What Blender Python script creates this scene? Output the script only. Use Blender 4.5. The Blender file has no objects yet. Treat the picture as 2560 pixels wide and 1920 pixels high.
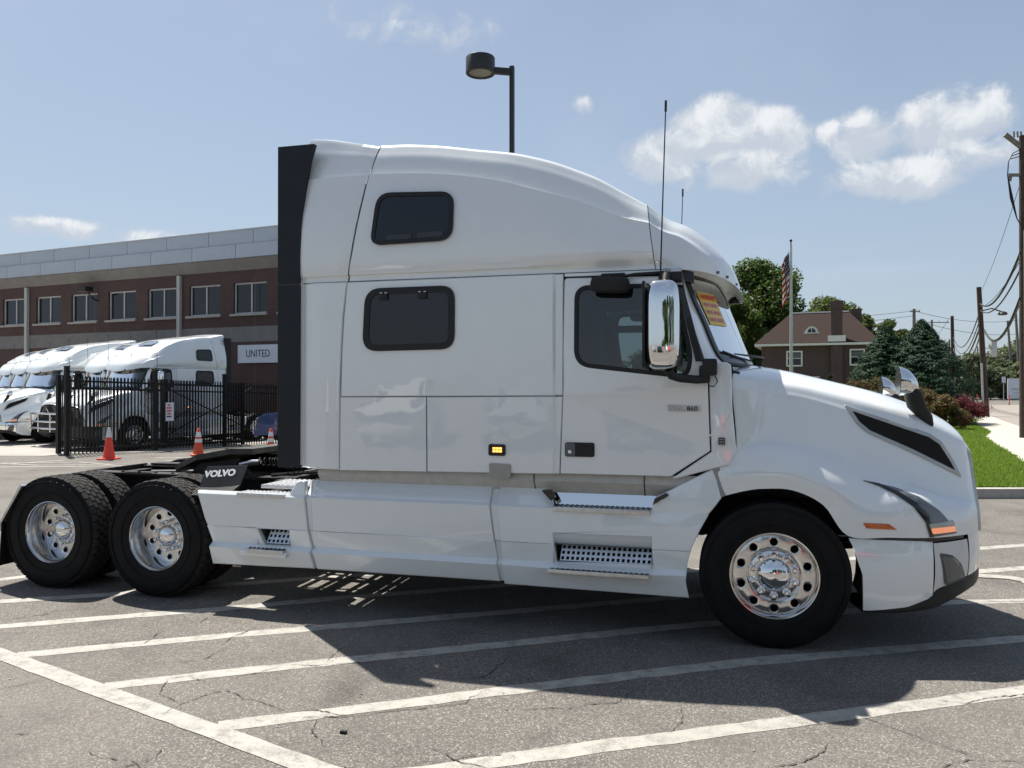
import bpy, bmesh, math, random
import numpy as np
from mathutils import Vector, Matrix
from mathutils.geometry import tessellate_polygon
from mathutils.bvhtree import BVHTree

R = math.radians
PI = math.pi
random.seed(7)
rng = np.random.default_rng(7)
scene = bpy.context.scene
COL = scene.collection

# ------------------------------------------------------------------ camera
cam_data = bpy.data.cameras.new('camera')
cam_data.sensor_width = 36.0
cam_data.lens = 27.05
cam_data.clip_start = 0.05
cam_data.clip_end = 3000.0
cam = bpy.data.objects.new('camera', cam_data)
cam.location = (0, 0, 1.875)
cam.rotation_euler = (R(90.29), 0, R(15.2))
COL.objects.link(cam)
scene.camera = cam

# ------------------------------------------------------------------ sun and sky
SUN_EL, SUN_AZ = 62.5, math.degrees(math.atan2(0.33, -0.40))      # azimuth measured from +x
sun_dir = Vector((math.cos(R(SUN_EL)) * math.cos(R(SUN_AZ)), math.cos(R(SUN_EL)) * math.sin(R(SUN_AZ)), math.sin(R(SUN_EL))))
sd = bpy.data.lights.new('sun', 'SUN')
sd.energy = 4.9
sd.angle = R(0.53)
sd.color = (1.0, 0.95, 0.87)
sun = bpy.data.objects.new('sun', sd)
sun.rotation_euler = sun_dir.to_track_quat('Z', 'Y').to_euler()
sun.location = (0, 0, 60)
COL.objects.link(sun)

scene.view_settings.view_transform = 'Standard'
scene.view_settings.look = 'None'
scene.view_settings.gamma = 1.0
scene.view_settings.use_curve_mapping = False
scene.view_settings.exposure = 0.86

world = bpy.data.worlds.new('World')
scene.world = world
world.use_nodes = True


class NT:
    """small helper round a node tree"""
    def __init__(self, nt):
        self.nt = nt
        self.L = nt.links

    def n(self, t, **kw):
        nd = self.nt.nodes.new(t)
        for k, v in kw.items():
            setattr(nd, k, v)
        return nd

    def put(self, sock, v):
        if isinstance(v, bpy.types.NodeSocket):
            self.L.new(v, sock)
        elif v is not None:
            if getattr(sock, 'type', '') == 'RGBA' and len(v) == 3:
                v = (*v, 1)
            sock.default_value = v

    def math(self, op, a, b=None, c=None, clamp=False):
        nd = self.n('ShaderNodeMath', operation=op, use_clamp=clamp)
        self.put(nd.inputs[0], a)
        if b is not None: self.put(nd.inputs[1], b)
        if c is not None: self.put(nd.inputs[2], c)
        return nd.outputs[0]

    def vmath(self, op, a, b=None):
        nd = self.n('ShaderNodeVectorMath', operation=op)
        self.put(nd.inputs[0], a)
        if b is not None: self.put(nd.inputs[1], b)
        return nd.outputs[0]

    def mix(self, f, a, b, mode='MIX'):
        nd = self.n('ShaderNodeMix', data_type='RGBA', blend_type=mode)
        self.put(nd.inputs[0], f)
        self.put(nd.inputs[6], a)
        self.put(nd.inputs[7], b)
        return nd.outputs[2]

    def noise(self, vec, scale, detail=2.0, rough=0.5, dist=0.0):
        nd = self.n('ShaderNodeTexNoise')
        if vec is not None: self.L.new(vec, nd.inputs['Vector'])
        nd.inputs['Scale'].default_value = scale
        nd.inputs['Detail'].default_value = detail
        nd.inputs['Roughness'].default_value = rough
        nd.inputs['Distortion'].default_value = dist
        return nd.outputs[0]

    def ramp(self, f, stops, interp='LINEAR'):
        nd = self.n('ShaderNodeValToRGB')
        nd.color_ramp.interpolation = interp
        els = nd.color_ramp.elements
        while len(els) < len(stops): els.new(0.5)
        for e, (p, c) in zip(els, stops):
            e.position = p
            e.color = (*c, 1) if len(c) == 3 else c
        self.put(nd.inputs[0], f)
        return nd.outputs[0]

    def step(self, v, a, b):
        nd = self.n('ShaderNodeMapRange', interpolation_type='SMOOTHSTEP')
        self.put(nd.inputs[0], v)
        nd.inputs[1].default_value = a
        nd.inputs[2].default_value = b
        return nd.outputs[0]

    def bump(self, h, strength, dist, normal=None):
        nd = self.n('ShaderNodeBump')
        nd.inputs['Strength'].default_value = strength
        nd.inputs['Distance'].default_value = dist
        self.L.new(h, nd.inputs['Height'])
        if normal is not None: self.L.new(normal, nd.inputs['Normal'])
        return nd.outputs[0]


def build_world():
    w = NT(world.node_tree)
    world.node_tree.nodes.clear()
    out = w.n('ShaderNodeOutputWorld')
    bg = w.n('ShaderNodeBackground')
    bg.inputs['Strength'].default_value = 0.061
    sky = w.n('ShaderNodeTexSky', sky_type='NISHITA', sun_disc=False)
    sky.sun_elevation = R(SUN_EL)
    sky.sun_rotation = R(90 - SUN_AZ)
    sky.altitude = 20
    sky.air_density = 1.05
    sky.dust_density = 1.2
    sky.ozone_density = 1.4
    tc = w.n('ShaderNodeTexCoord')
    d = tc.outputs['Generated']
    sep = w.n('ShaderNodeSeparateXYZ'); w.L.new(d, sep.inputs[0])
    x, y, z = sep.outputs
    az = w.math('ARCTAN2', x, y)                       # 0 along +y, positive towards +x
    el = w.math('ARCSINE', z)
    # a summer haze whitens the whole sky a little, more towards the horizon
    col = sky.outputs[0]
    hz = w.math('MULTIPLY_ADD', w.step(el, 0.60, -0.02), 0.34, 0.30)
    col = w.mix(hz, col, HAZE)
    # thin high veil everywhere
    cmb = w.n('ShaderNodeCombineXYZ')
    zz = w.math('ADD', w.math('ABSOLUTE', z), 0.18)
    w.put(cmb.inputs[0], w.math('DIVIDE', x, zz)); w.put(cmb.inputs[1], w.math('DIVIDE', y, zz))
    veil = w.noise(cmb.outputs[0], 0.9, 5.0, 0.55, 0.4)
    veil = w.math('MULTIPLY', w.step(veil, 0.45, 0.85), 0.35)
    col = w.mix(veil, col, VEIL)
    # fair weather cumulus, each at its place in the sky: azimuth, elevation, half sizes, thickness
    n1 = w.noise(d, 21.0, 9.0, 0.62, 0.35)
    n2 = w.noise(d, 5.0, 3.0, 0.5)
    nn = w.math('ADD', w.math('MULTIPLY', w.math('SUBTRACT', n1, 0.5), 2.5), w.math('MULTIPLY', w.math('SUBTRACT', n2, 0.5), 0.8))
    total = None
    lowest = None
    for (ca, ce, ra, re, k) in CLOUDS:
        u = w.math('MULTIPLY', w.math('SUBTRACT', az, ca), 1.0 / ra)
        v0 = w.math('MULTIPLY', w.math('SUBTRACT', el, ce), 1.0 / re)
        rr = w.math('ADD', w.math('MULTIPLY', u, u), w.math('MULTIPLY', v0, v0))
        b = w.math('MULTIPLY', w.math('SUBTRACT', 1.0, rr), k)
        b = w.math('MAXIMUM', b, -1.5)
        total = b if total is None else w.math('MAXIMUM', total, b)
        hgt = w.math('ADD', w.math('MULTIPLY', v0, 0.5), 0.5)
        wgt = w.step(rr, 1.6, 0.2)
        hgt = w.math('MULTIPLY', hgt, wgt)
        lowest = hgt if lowest is None else w.math('MAXIMUM', lowest, hgt)
    dens = w.math('ADD', w.math('ADD', total, 0.12), nn)
    cover = w.math('MULTIPLY', w.step(dens, -0.12, 0.70), 0.90)
    tone = w.math('ADD', w.math('MULTIPLY', lowest, 0.85), w.math('MULTIPLY', w.math('SUBTRACT', n1, 0.5), 2.2))
    body = w.mix(w.step(tone, 0.22, 0.82), CLOUD_GREY, CLOUD_WHITE)
    col = w.mix(cover, col, body)
    w.L.new(col, bg.inputs[0])
    w.L.new(bg.outputs[0], out.inputs[0])


HAZE = (4.55, 5.4, 6.5)
VEIL = (5.6, 6.5, 7.6)
CLOUD_WHITE = (8.2, 8.35, 8.5)
CLOUD_GREY = (5.3, 5.8, 6.5)
CLOUDS = [
    (-0.062, 0.288, 0.060, 0.034, 1.1), (-0.005, 0.311, 0.064, 0.046, 1.5), (0.052, 0.299, 0.058, 0.038, 1.2), (0.020, 0.266, 0.078, 0.026, 0.8),
    (0.130, 0.296, 0.022, 0.015, 0.45), (0.170, 0.288, 0.048, 0.030, 0.9), (0.250, 0.292, 0.070, 0.038, 1.0), (0.205, 0.240, 0.080, 0.028, 0.9),
    (0.285, 0.255, 0.045, 0.020, 0.5),
    (-0.800, 0.178, 0.045, 0.012, 0.55), (-0.690, 0.168, 0.055, 0.018, 0.6), (-0.395, 0.434, 0.050, 0.010, 0.05), (-0.17, 0.352, 0.012, 0.012, 0.4),
    (1.3, 0.22, 0.12, 0.04, 0.6), (-1.9, 0.26, 0.14, 0.04, 0.6), (2.6, 0.25, 0.12, 0.035, 0.5),
]
build_world()

# ------------------------------------------------------------------ materials
MATS = {}


def principled(name, base=(.5, .5, .5), rough=.5, metal=0.0, coat=0.0, spec=0.5, emit=None, estr=0.0):
    m = bpy.data.materials.new(name)
    m.use_nodes = True
    b = m.node_tree.nodes['Principled BSDF']
    b.inputs['Base Color'].default_value = (*base, 1)
    b.inputs['Roughness'].default_value = rough
    b.inputs['Metallic'].default_value = metal
    b.inputs['Coat Weight'].default_value = coat
    b.inputs['Coat Roughness'].default_value = 0.03
    b.inputs['Specular IOR Level'].default_value = spec
    if emit:
        b.inputs['Emission Color'].default_value = (*emit, 1)
        b.inputs['Emission Strength'].default_value = estr
    MATS[name] = m
    return m


def nodes_of(m):
    t = NT(m.node_tree)
    return t, m.node_tree.nodes['Principled BSDF']


def coords(t, kind='Object'):
    return t.n('ShaderNodeTexCoord').outputs[kind]


def world_pos(t):
    return t.n('ShaderNodeNewGeometry').outputs['Position']


def varied(name, c1, c2, scale, rough=.6, metal=0.0, coat=0.0, bump=0.0, bdist=.002, detail=4, spec=.5, kind='Object'):
    m = principled(name, c1, rough, metal, coat, spec)
    t, b = nodes_of(m)
    v = coords(t, kind)
    f = t.noise(v, scale, detail, .6)
    t.put(b.inputs['Base Color'], t.mix(t.step(f, .3, .7), c1, c2))
    if bump:
        t.L.new(t.bump(t.noise(v, scale * 3, 3, .6), bump, bdist), b.inputs['Normal'])
    return m


# paint: clear-coated white with the faint waviness of moulded panels
m = principled('white_paint', (.80, .81, .80), .30, 0, 1.0)
t, b = nodes_of(m)
v = coords(t)
wv = t.noise(v, 2.2, 2, .45)
film = t.noise(v, 5.0, 5, .65)
t.put(b.inputs['Base Color'], t.mix(t.step(film, .35, .80), (.765, .80, .805), (.745, .775, .775)))
t.put(b.inputs['Roughness'], t.math('MULTIPLY_ADD', film, .1, .25))
nrm = t.bump(wv, .075, .05)
b.inputs['Coat IOR'].default_value = 1.75
b.inputs['Coat Roughness'].default_value = .02
t.L.new(nrm, b.inputs['Coat Normal'])
t.L.new(nrm, b.inputs['Normal'])

principled('chrome', (.78, .79, .80), .045, 1.0)
varied('polished_aluminium', (.70, .70, .70), (.62, .62, .62), 18, .16, 1.0)
varied('brushed_aluminium', (.62, .63, .64), (.52, .53, .54), 30, .34, 1.0)
varied('satin_silver', (.46, .46, .44), (.40, .40, .38), 8, .35, .6)
varied('black_plastic', (.010, .011, .012), (.016, .016, .017), 12, .48, bump=.15, spec=.35)
varied('extender_plastic', (.008, .011, .015), (.012, .015, .020), 4, .42, bump=.08, spec=.3)
varied('black_metal', (.007, .007, .007), (.018, .017, .016), 9, .55, bump=.2, spec=.3)
varied('grease_black', (.010, .010, .010), (.045, .042, .036), 6, .42, bump=.3)
varied('fence_black', (.006, .006, .007), (.011, .011, .011), 6, .45, spec=.22)
varied('rubber', (.0045, .0048, .0055), (.009, .009, .0095), 7, .6, bump=.1, spec=.16)
varied('tread_rubber', (.020, .019, .018), (.036, .033, .031), 14, .85, bump=.2, spec=.2)
varied('joint_grey', (.30, .31, .32), (.24, .25, .26), 6, .5)
principled('roof_glass', (.20, .24, .31), .06, .35, .6)  # pale blue base stands in for sky mirrored in the pane
principled('void_black', (.004, .004, .004), .9)
principled('gloss_black', (.004, .004, .005), .22, 0, .4)
varied('interior_dark', (.012, .013, .014), (.020, .020, .021), 8, .8)
varied('curtain', (.040, .055, .062), (.030, .042, .048), 3, .9)
varied('interior_grey', (.14, .145, .15), (.10, .105, .11), 5, .85)
principled('amber_lens', (.55, .10, .006), .15, 0, 1.0)
principled('amber_lit', (.85, .30, .14), .2, 0, 1.0, emit=(1.0, .36, .18), estr=.28)
principled('amber_glow', (.9, .3, .05), .2, 0, 1.0, emit=(1.0, .42, .08), estr=1.6)
varied('bezel_silver', (.68, .68, .66), (.62, .62, .60), 6, .35)
principled('smoked_lens', (.095, .105, .118), .06, 0, 1.0)
principled('fog_lens', (.10, .105, .10), .12, 0, .6)
principled('side_glass', (.010, .013, .018), .05, 0, 0, .5)
principled('badge_silver', (.55, .55, .56), .3, .6)
principled('badge_dark', (.015, .015, .017), .3)
principled('white_print', (.72, .73, .74), .4)
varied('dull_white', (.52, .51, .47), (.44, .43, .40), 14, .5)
varied('cone_orange', (.62, .085, .020), (.50, .07, .02), 9, .55)
varied('cone_red', (.80, .055, .028), (.72, .05, .025), 9, .45)
varied('reflective_white', (.72, .73, .73), (.60, .60, .60), 20, .5)
varied('blue_paint', (.010, .045, .16), (.008, .035, .13), 3, .25, 0, 1.0)
varied('bronze_paint', (.016, .014, .012), (.022, .019, .017), 6, .45)
varied('lamp_lens', (.26, .25, .23), (.20, .19, .18), 8, .3)
varied('panel_metal', (.44, .47, .51), (.40, .43, .47), 1.2, .32, .35, kind='Object')
varied('trim_metal', (.50, .51, .49), (.44, .45, .43), 3, .4, .3)
varied('concrete_band', (.20, .19, .18), (.165, .158, .15), 2.5, .85, bump=.15)
varied('fascia', (.235, .225, .21), (.20, .19, .18), 2.0, .8)
varied('downpipe', (.46, .46, .43), (.40, .40, .38), 3, .5)
varied('window_frame', (.55, .56, .56), (.50, .51, .51), 5, .4)
varied('white_trim', (.74, .73, .70), (.66, .65, .62), 6, .5)
varied('sign_white', (.62, .65, .72), (.58, .61, .68), 2, .4)
principled('sign_ink', (.015, .018, .035), .5)
varied('concrete_walk', (.46, .42, .36), (.38, .35, .30), 1.2, .85, bump=.1, kind='Object')
varied('kerb_concrete', (.40, .38, .34), (.30, .285, .26), 5, .85, bump=.3)
varied('drive_asphalt', (.27, .235, .205), (.22, .195, .17), 1.5, .9, bump=.1)
varied('pole_wood', (.040, .026, .021), (.070, .046, .037), 5, .85, bump=.3)
varied('pole_grey', (.20, .185, .165), (.14, .13, .115), 5, .85, bump=.3)
varied('conduit', (.48, .49, .49), (.42, .43, .43), 3, .5, .3)
principled('wire', (.012, .012, .012), .6)
varied('roof_shingle', (.046, .031, .027), (.032, .023, .020), 26, .95, bump=.4, spec=.1)
varied('bark', (.075, .058, .045), (.045, .035, .028), 9, .9, bump=.5)
varied('flag_red', (.32, .010, .018), (.26, .009, .016), 6, .9, spec=.1)
varied('flag_white', (.56, .56, .56), (.5, .5, .5), 6, .9, spec=.1)
varied('flag_blue', (.010, .014, .055), (.008, .012, .045), 6, .8)
varied('plate_tan', (.36, .34, .31), (.31, .30, .27), 9, .45)
principled('marker_orange', (.65, .10, .05), .6)
principled('sticker_yellow', (.82, .62, .14), .5)
principled('sticker_red', (.55, .04, .02), .5)
principled('sticker_pink', (.66, .42, .32), .5)
principled('sticker_faded', (.58, .16, .10), .5)
principled('sticker_orange', (.80, .40, .05), .5)
principled('mulch', (.035, .022, .016), .95)


def glass(name, tint, refl=1.0):
    m = bpy.data.materials.new(name)
    m.use_nodes = True
    t = NT(m.node_tree)
    m.node_tree.nodes.clear()
    out = t.n('ShaderNodeOutputMaterial')
    tr = t.n('ShaderNodeBsdfTransparent'); tr.inputs[0].default_value = (*tint, 1)
    gl = t.n('ShaderNodeBsdfGlossy'); gl.inputs['Roughness'].default_value = .01
    gl.inputs[0].default_value = (refl, refl, refl, 1)
    fr = t.n('ShaderNodeFresnel'); fr.inputs[0].default_value = 1.52
    f = t.math('MULTIPLY', fr.outputs[0], 1.6, clamp=True)
    mx = t.n('ShaderNodeMixShader')
    t.L.new(f, mx.inputs[0]); t.L.new(tr.outputs[0], mx.inputs[1]); t.L.new(gl.outputs[0], mx.inputs[2])
    t.L.new(mx.outputs[0], out.inputs[0])
    MATS[name] = m


glass('cab_glass', (.34, .41, .42))
glass('windscreen_glass', (.55, .66, .66))


def brick_material(name, c1, c2, mortar, scale):
    """fine running-bond brickwork, far too small in the picture to pick apart brick by brick"""
    m = principled(name, c1, .9)
    t, b = nodes_of(m)
    v = coords(t)
    sp = t.n('ShaderNodeSeparateXYZ'); t.L.new(v, sp.inputs[0])
    cb = t.n('ShaderNodeCombineXYZ')
    t.put(cb.inputs[0], t.math('ADD', sp.outputs[0], sp.outputs[1])); t.put(cb.inputs[1], sp.outputs[2])
    br = t.n('ShaderNodeTexBrick')
    t.L.new(cb.outputs[0], br.inputs['Vector'])
    br.inputs['Color1'].default_value = (*c1, 1)
    br.inputs['Color2'].default_value = (*c2, 1)
    br.inputs['Mortar'].default_value = (*mortar, 1)
    br.inputs['Scale'].default_value = scale
    br.inputs['Brick Width'].default_value = .215
    br.inputs['Row Height'].default_value = .075
    br.inputs['Mortar Size'].default_value = .008
    big = t.noise(v, .5, 4, .6)
    t.put(b.inputs['Base Color'], t.mix(t.math('MULTIPLY', t.step(big, .35, .7), .35), br.outputs[0], tuple(a * .72 for a in c2)))
    t.L.new(t.bump(br.outputs[1], -.3, .006), b.inputs['Normal'])
    return m


brick_material('office_brick', (.098, .052, .045), (.072, .041, .037), (.095, .07, .064), 1.0)
brick_material('house_brick', (.105, .064, .058), (.074, .048, .045), (.10, .08, .072), 1.0)

# asphalt: worn aggregate, patches, oil and tyre stains
def asphalt(name, dark, light, stain=1.0):
    m = principled(name, dark, .88, spec=.35)
    t, b = nodes_of(m)
    p = world_pos(t)
    agg = t.n('ShaderNodeTexVoronoi'); t.L.new(p, agg.inputs['Vector']); agg.inputs['Scale'].default_value = 125
    sepc = t.n('ShaderNodeSeparateColor'); t.L.new(agg.outputs['Color'], sepc.inputs[0])
    fine = t.noise(p, 190, 2, .7)
    grain = t.math('ADD', t.math('MULTIPLY', t.math('POWER', sepc.outputs[0], 1.6), .75), t.math('MULTIPLY', fine, .35))
    col = t.mix(grain, dark, light)
    pebble = t.math('MULTIPLY', t.step(sepc.outputs[1], .86, .93), .36)
    col = t.mix(pebble, col, (.52, .49, .44))
    mid = t.noise(p, 1.1, 5, .62)
    col = t.mix(t.math('MULTIPLY', t.step(mid, .42, .75), .55 * stain), col, tuple(a * .62 for a in dark))
    big = t.noise(p, .22, 4, .6)
    col = t.mix(t.math('MULTIPLY', t.step(big, .42, .66), .30), col, tuple(a * 1.08 for a in light))
    oil = t.math('MULTIPLY', t.step(t.noise(p, .75, 3, .55, .6), .60, .76), .6 * stain)
    col = t.mix(oil, col, tuple(a * .45 for a in dark))
    t.put(b.inputs['Base Color'], col)
    h = t.math('ADD', sepc.outputs[2], t.math('MULTIPLY', fine, .6))
    t.L.new(t.bump(h, .55, .006), b.inputs['Normal'])
    return m


asphalt('asphalt', (.066, .061, .055), (.200, .184, .164))

m = principled('road_paint', (.6, .6, .56), .75)
t, b = nodes_of(m)
p = world_pos(t)
wear = t.math('ADD', t.math('MULTIPLY', t.noise(p, 150, 2, .7), .55), t.math('MULTIPLY', t.noise(p, 9, 5, .68), .75))
col = t.mix(t.step(wear, .58, .84), (.355, .340, .305), (.16, .150, .135))
col = t.mix(t.math('MULTIPLY', t.step(t.noise(p, 2.2, 5, .6), .40, .72), .55), col, (.30, .288, .26))
t.put(b.inputs['Base Color'], col)
t.L.new(t.bump(t.noise(p, 160, 2, .7), .5, .004), b.inputs['Normal'])

m = principled('crack_dark', (.05, .046, .041), .95)
varied('yard_concrete', (.34, .315, .28), (.27, .255, .23), .8, .88, bump=.1)


def leafy(name, dark, mid, light, trans=.35, spec=.25):
    """leaf colour differs leaf by leaf; light passes through"""
    m = bpy.data.materials.new(name)
    m.use_nodes = True
    t = NT(m.node_tree)
    m.node_tree.nodes.clear()
    out = t.n('ShaderNodeOutputMaterial')
    g = t.n('ShaderNodeNewGeometry')
    c = t.ramp(g.outputs['Random Per Island'], [(0, dark), (.5, mid), (1, light)])
    pb = t.n('ShaderNodeBsdfPrincipled')
    t.L.new(c, pb.inputs['Base Color'])
    pb.inputs['Roughness'].default_value = .55
    pb.inputs['Specular IOR Level'].default_value = spec
    tl = t.n('ShaderNodeBsdfTranslucent')
    t.L.new(t.mix(.5, c, (mid[0] * 1.6, mid[1] * 1.7, mid[2])), tl.inputs[0])
    mx = t.n('ShaderNodeMixShader'); mx.inputs[0].default_value = trans
    t.L.new(pb.outputs[0], mx.inputs[1]); t.L.new(tl.outputs[0], mx.inputs[2])
    t.L.new(mx.outputs[0], out.inputs[0])
    MATS[name] = m


leafy('leaf_green', (.032, .058, .012), (.056, .092, .020), (.098, .135, .032), .45)
leafy('leaf_light', (.055, .080, .020), (.085, .115, .030), (.13, .155, .045))
leafy('leaf_far_hazed', (.075, .095, .055), (.10, .125, .070), (.14, .165, .095), .35)  # paler leaf colours stand in for distance haze
leafy('needle_blue', (.018, .042, .021), (.028, .060, .033), (.040, .080, .047), .10, .10)
leafy('leaf_dark', (.014, .028, .010), (.024, .042, .014), (.040, .060, .020), .2)
leafy('leaf_redtip', (.040, .060, .016), (.085, .080, .030), (.24, .070, .042), .3)
leafy('leaf_barberry', (.060, .012, .018), (.110, .020, .030), (.20, .050, .055), .35)
leafy('grass_blade', (.09, .165, .018), (.15, .235, .032), (.26, .30, .075), .4)
varied('grass_soil', (.085, .140, .020), (.120, .175, .032), 4, .95)
# ------------------------------------------------------------------ building helpers
def M(n):
    return MATS[n]


def tag(o, label=None, cat=None, group=None, kind=None):
    if label: o['label'] = label
    if cat: o['category'] = cat
    if group: o['group'] = group
    if kind: o['kind'] = kind
    return o


def empty(name, loc=(0, 0, 0), rz=0.0, parent=None):
    o = bpy.data.objects.new(name, None)
    o.empty_display_size = .2
    o.location = loc
    o.rotation_euler = (0, 0, rz)
    COL.objects.link(o)
    if parent: o.parent = parent
    return o


def finish(me, smooth):
    if smooth is None:
        return
    me.polygons.foreach_set('use_smooth', [True] * len(me.polygons))
    if smooth < 180:
        me.set_sharp_from_angle(angle=R(smooth))


def link(name, me, parent=None, loc=None, rot=None):
    o = bpy.data.objects.new(name, me)
    COL.objects.link(o)
    if parent: o.parent = parent
    if loc is not None: o.location = loc
    if rot is not None: o.rotation_euler = rot
    return o


class MB:
    """collects geometry for ONE mesh"""
    def __init__(self):
        self.v = []; self.f = []

    def add(self, vs, fs):
        k = len(self.v)
        self.v += [tuple(p) for p in vs]
        self.f += [tuple(i + k for i in f) for f in fs]
        return self

    def box(self, c, s, rot=None):
        x, y, z = (a / 2 for a in s)
        vs = [Vector((i * x, j * y, k * z)) for i in (-1, 1) for j in (-1, 1) for k in (-1, 1)]
        if rot is not None: vs = [rot @ p for p in vs]
        c = Vector(c)
        return self.add([p + c for p in vs], [(0, 1, 3, 2), (4, 6, 7, 5), (0, 4, 5, 1), (2, 3, 7, 6), (0, 2, 6, 4), (1, 5, 7, 3)])

    def cbox(self, c, s, ch, rot=None):
        """box with chamfered edges"""
        bm = bmesh.new()
        bmesh.ops.create_cube(bm, size=1.0)
        for q in bm.verts: q.co = Vector((q.co.x * s[0], q.co.y * s[1], q.co.z * s[2]))
        bmesh.ops.bevel(bm, geom=bm.edges[:], offset=ch, segments=2, affect='EDGES', profile=.6)
        c = Vector(c)
        bm.verts.index_update()
        vs = [((rot @ q.co) if rot is not None else q.co) + c for q in bm.verts]
        fs = [tuple(q.index for q in f.verts) for f in bm.faces]
        bm.free()
        return self.add(vs, fs)

    def tube(self, pts, r, seg=8, cap=True):
        pts = [Vector(p) for p in pts]
        n = len(pts)
        rs = r if isinstance(r, (list, tuple)) else [r] * n
        rings = []
        up = Vector((0, 0, 1))
        for i, p in enumerate(pts):
            d = (pts[min(i + 1, n - 1)] - pts[max(i - 1, 0)])
            d = d.normalized() if d.length > 1e-9 else Vector((0, 0, 1))
            a = d.cross(up if abs(d.z) < .95 else Vector((1, 0, 0))).normalized()
            b = d.cross(a)
            rings.append([p + (a * math.cos(2 * PI * k / seg) + b * math.sin(2 * PI * k / seg)) * rs[i] for k in range(seg)])
        vs = [q for ring in rings for q in ring]
        fs = []
        for i in range(n - 1):
            for k in range(seg):
                k2 = (k + 1) % seg
                fs.append((i * seg + k, i * seg + k2, (i + 1) * seg + k2, (i + 1) * seg + k))
        if cap:
            fs.append(tuple(range(seg))[::-1]); fs.append(tuple((n - 1) * seg + k for k in range(seg)))
        return self.add(vs, fs)

    def lathe(self, prof, seg=48, axis='y', c=(0, 0, 0)):
        """prof: (radius, along axis)"""
        vs = []
        for r, a in prof:
            for k in range(seg):
                t = 2 * PI * k / seg
                u, w = r * math.cos(t), r * math.sin(t)
                p = (u, a, w) if axis == 'y' else (u, w, a)
                vs.append((p[0] + c[0], p[1] + c[1], p[2] + c[2]))
        fs = []
        for i in range(len(prof) - 1):
            for k in range(seg):
                k2 = (k + 1) % seg
                fs.append((i * seg + k, (i + 1) * seg + k, (i + 1) * seg + k2, i * seg + k2))
        return self.add(vs, fs)

    def prism(self, poly, fn0, fn1):
        """poly of 2-d points, fn0 and fn1 place the two ends"""
        n = len(poly)
        vs = [fn0(*p) for p in poly] + [fn1(*p) for p in poly]
        fs = [(i, (i + 1) % n, n + (i + 1) % n, n + i) for i in range(n)]
        tri = tessellate_polygon([[Vector((p[0], p[1], 0)) for p in poly]])
        fs += [tuple(t) for t in tri] + [tuple(n + i for i in t[::-1]) for t in tri]
        return self.add(vs, fs)

    def grid(self, P):
        """P[i][j] -> points"""
        n, m = len(P), len(P[0])
        vs = [p for row in P for p in row]
        fs = [(i * m + j, (i + 1) * m + j, (i + 1) * m + j + 1, i * m + j + 1) for i in range(n - 1) for j in range(m - 1)]
        return self.add(vs, fs)

    def mesh(self, name, mat, smooth=None):
        me = bpy.data.meshes.new(name)
        me.from_pydata([tuple(p) for p in self.v], [], self.f)
        if mat: me.materials.append(M(mat) if isinstance(mat, str) else mat)
        finish(me, smooth)
        return me

    def build(self, name, mat, parent=None, smooth=None, loc=None, rot=None):
        return link(name, self.mesh(name, mat, smooth), parent, loc, rot)


def rpoly(pts, r, n=5):
    """polygon with rounded corners"""
    out = []
    k = len(pts)
    for i in range(k):
        p0, p1, p2 = Vector(pts[i - 1]), Vector(pts[i]), Vector(pts[(i + 1) % k])
        rr = r[i] if isinstance(r, (list, tuple)) else r
        a = (p0 - p1); b_ = (p2 - p1)
        d = min(rr, a.length * .48, b_.length * .48)
        if d < 1e-5:
            out.append((p1.x, p1.y)); continue
        s, e = p1 + a.normalized() * d, p1 + b_.normalized() * d
        for q in range(n + 1):
            t = q / n
            c = s * (1 - t) ** 2 + p1 * 2 * t * (1 - t) + e * t * t
            out.append((c.x, c.y))
    return out


def offset_poly(pts, d):
    """shrinks a polygon by d (grows it when d is negative)"""
    area = sum(pts[i - 1][0] * pts[i][1] - pts[i][0] * pts[i - 1][1] for i in range(len(pts)))
    s = 1 if area > 0 else -1
    out = []
    n = len(pts)
    for i in range(n):
        p0, p1, p2 = Vector(pts[i - 1]), Vector(pts[i]), Vector(pts[(i + 1) % n])
        e1 = (p1 - p0).normalized() if (p1 - p0).length > 1e-9 else Vector((1, 0))
        e2 = (p2 - p1).normalized() if (p2 - p1).length > 1e-9 else e1
        n1, n2 = Vector((-e1.y, e1.x)) * s, Vector((-e2.y, e2.x)) * s
        bis = n1 + n2
        bis = bis.normalized() if bis.length > 1e-6 else n1
        k = max(.35, bis.dot(n1))
        q = p1 + bis * (d / k)
        out.append((q.x, q.y))
    return out


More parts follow.
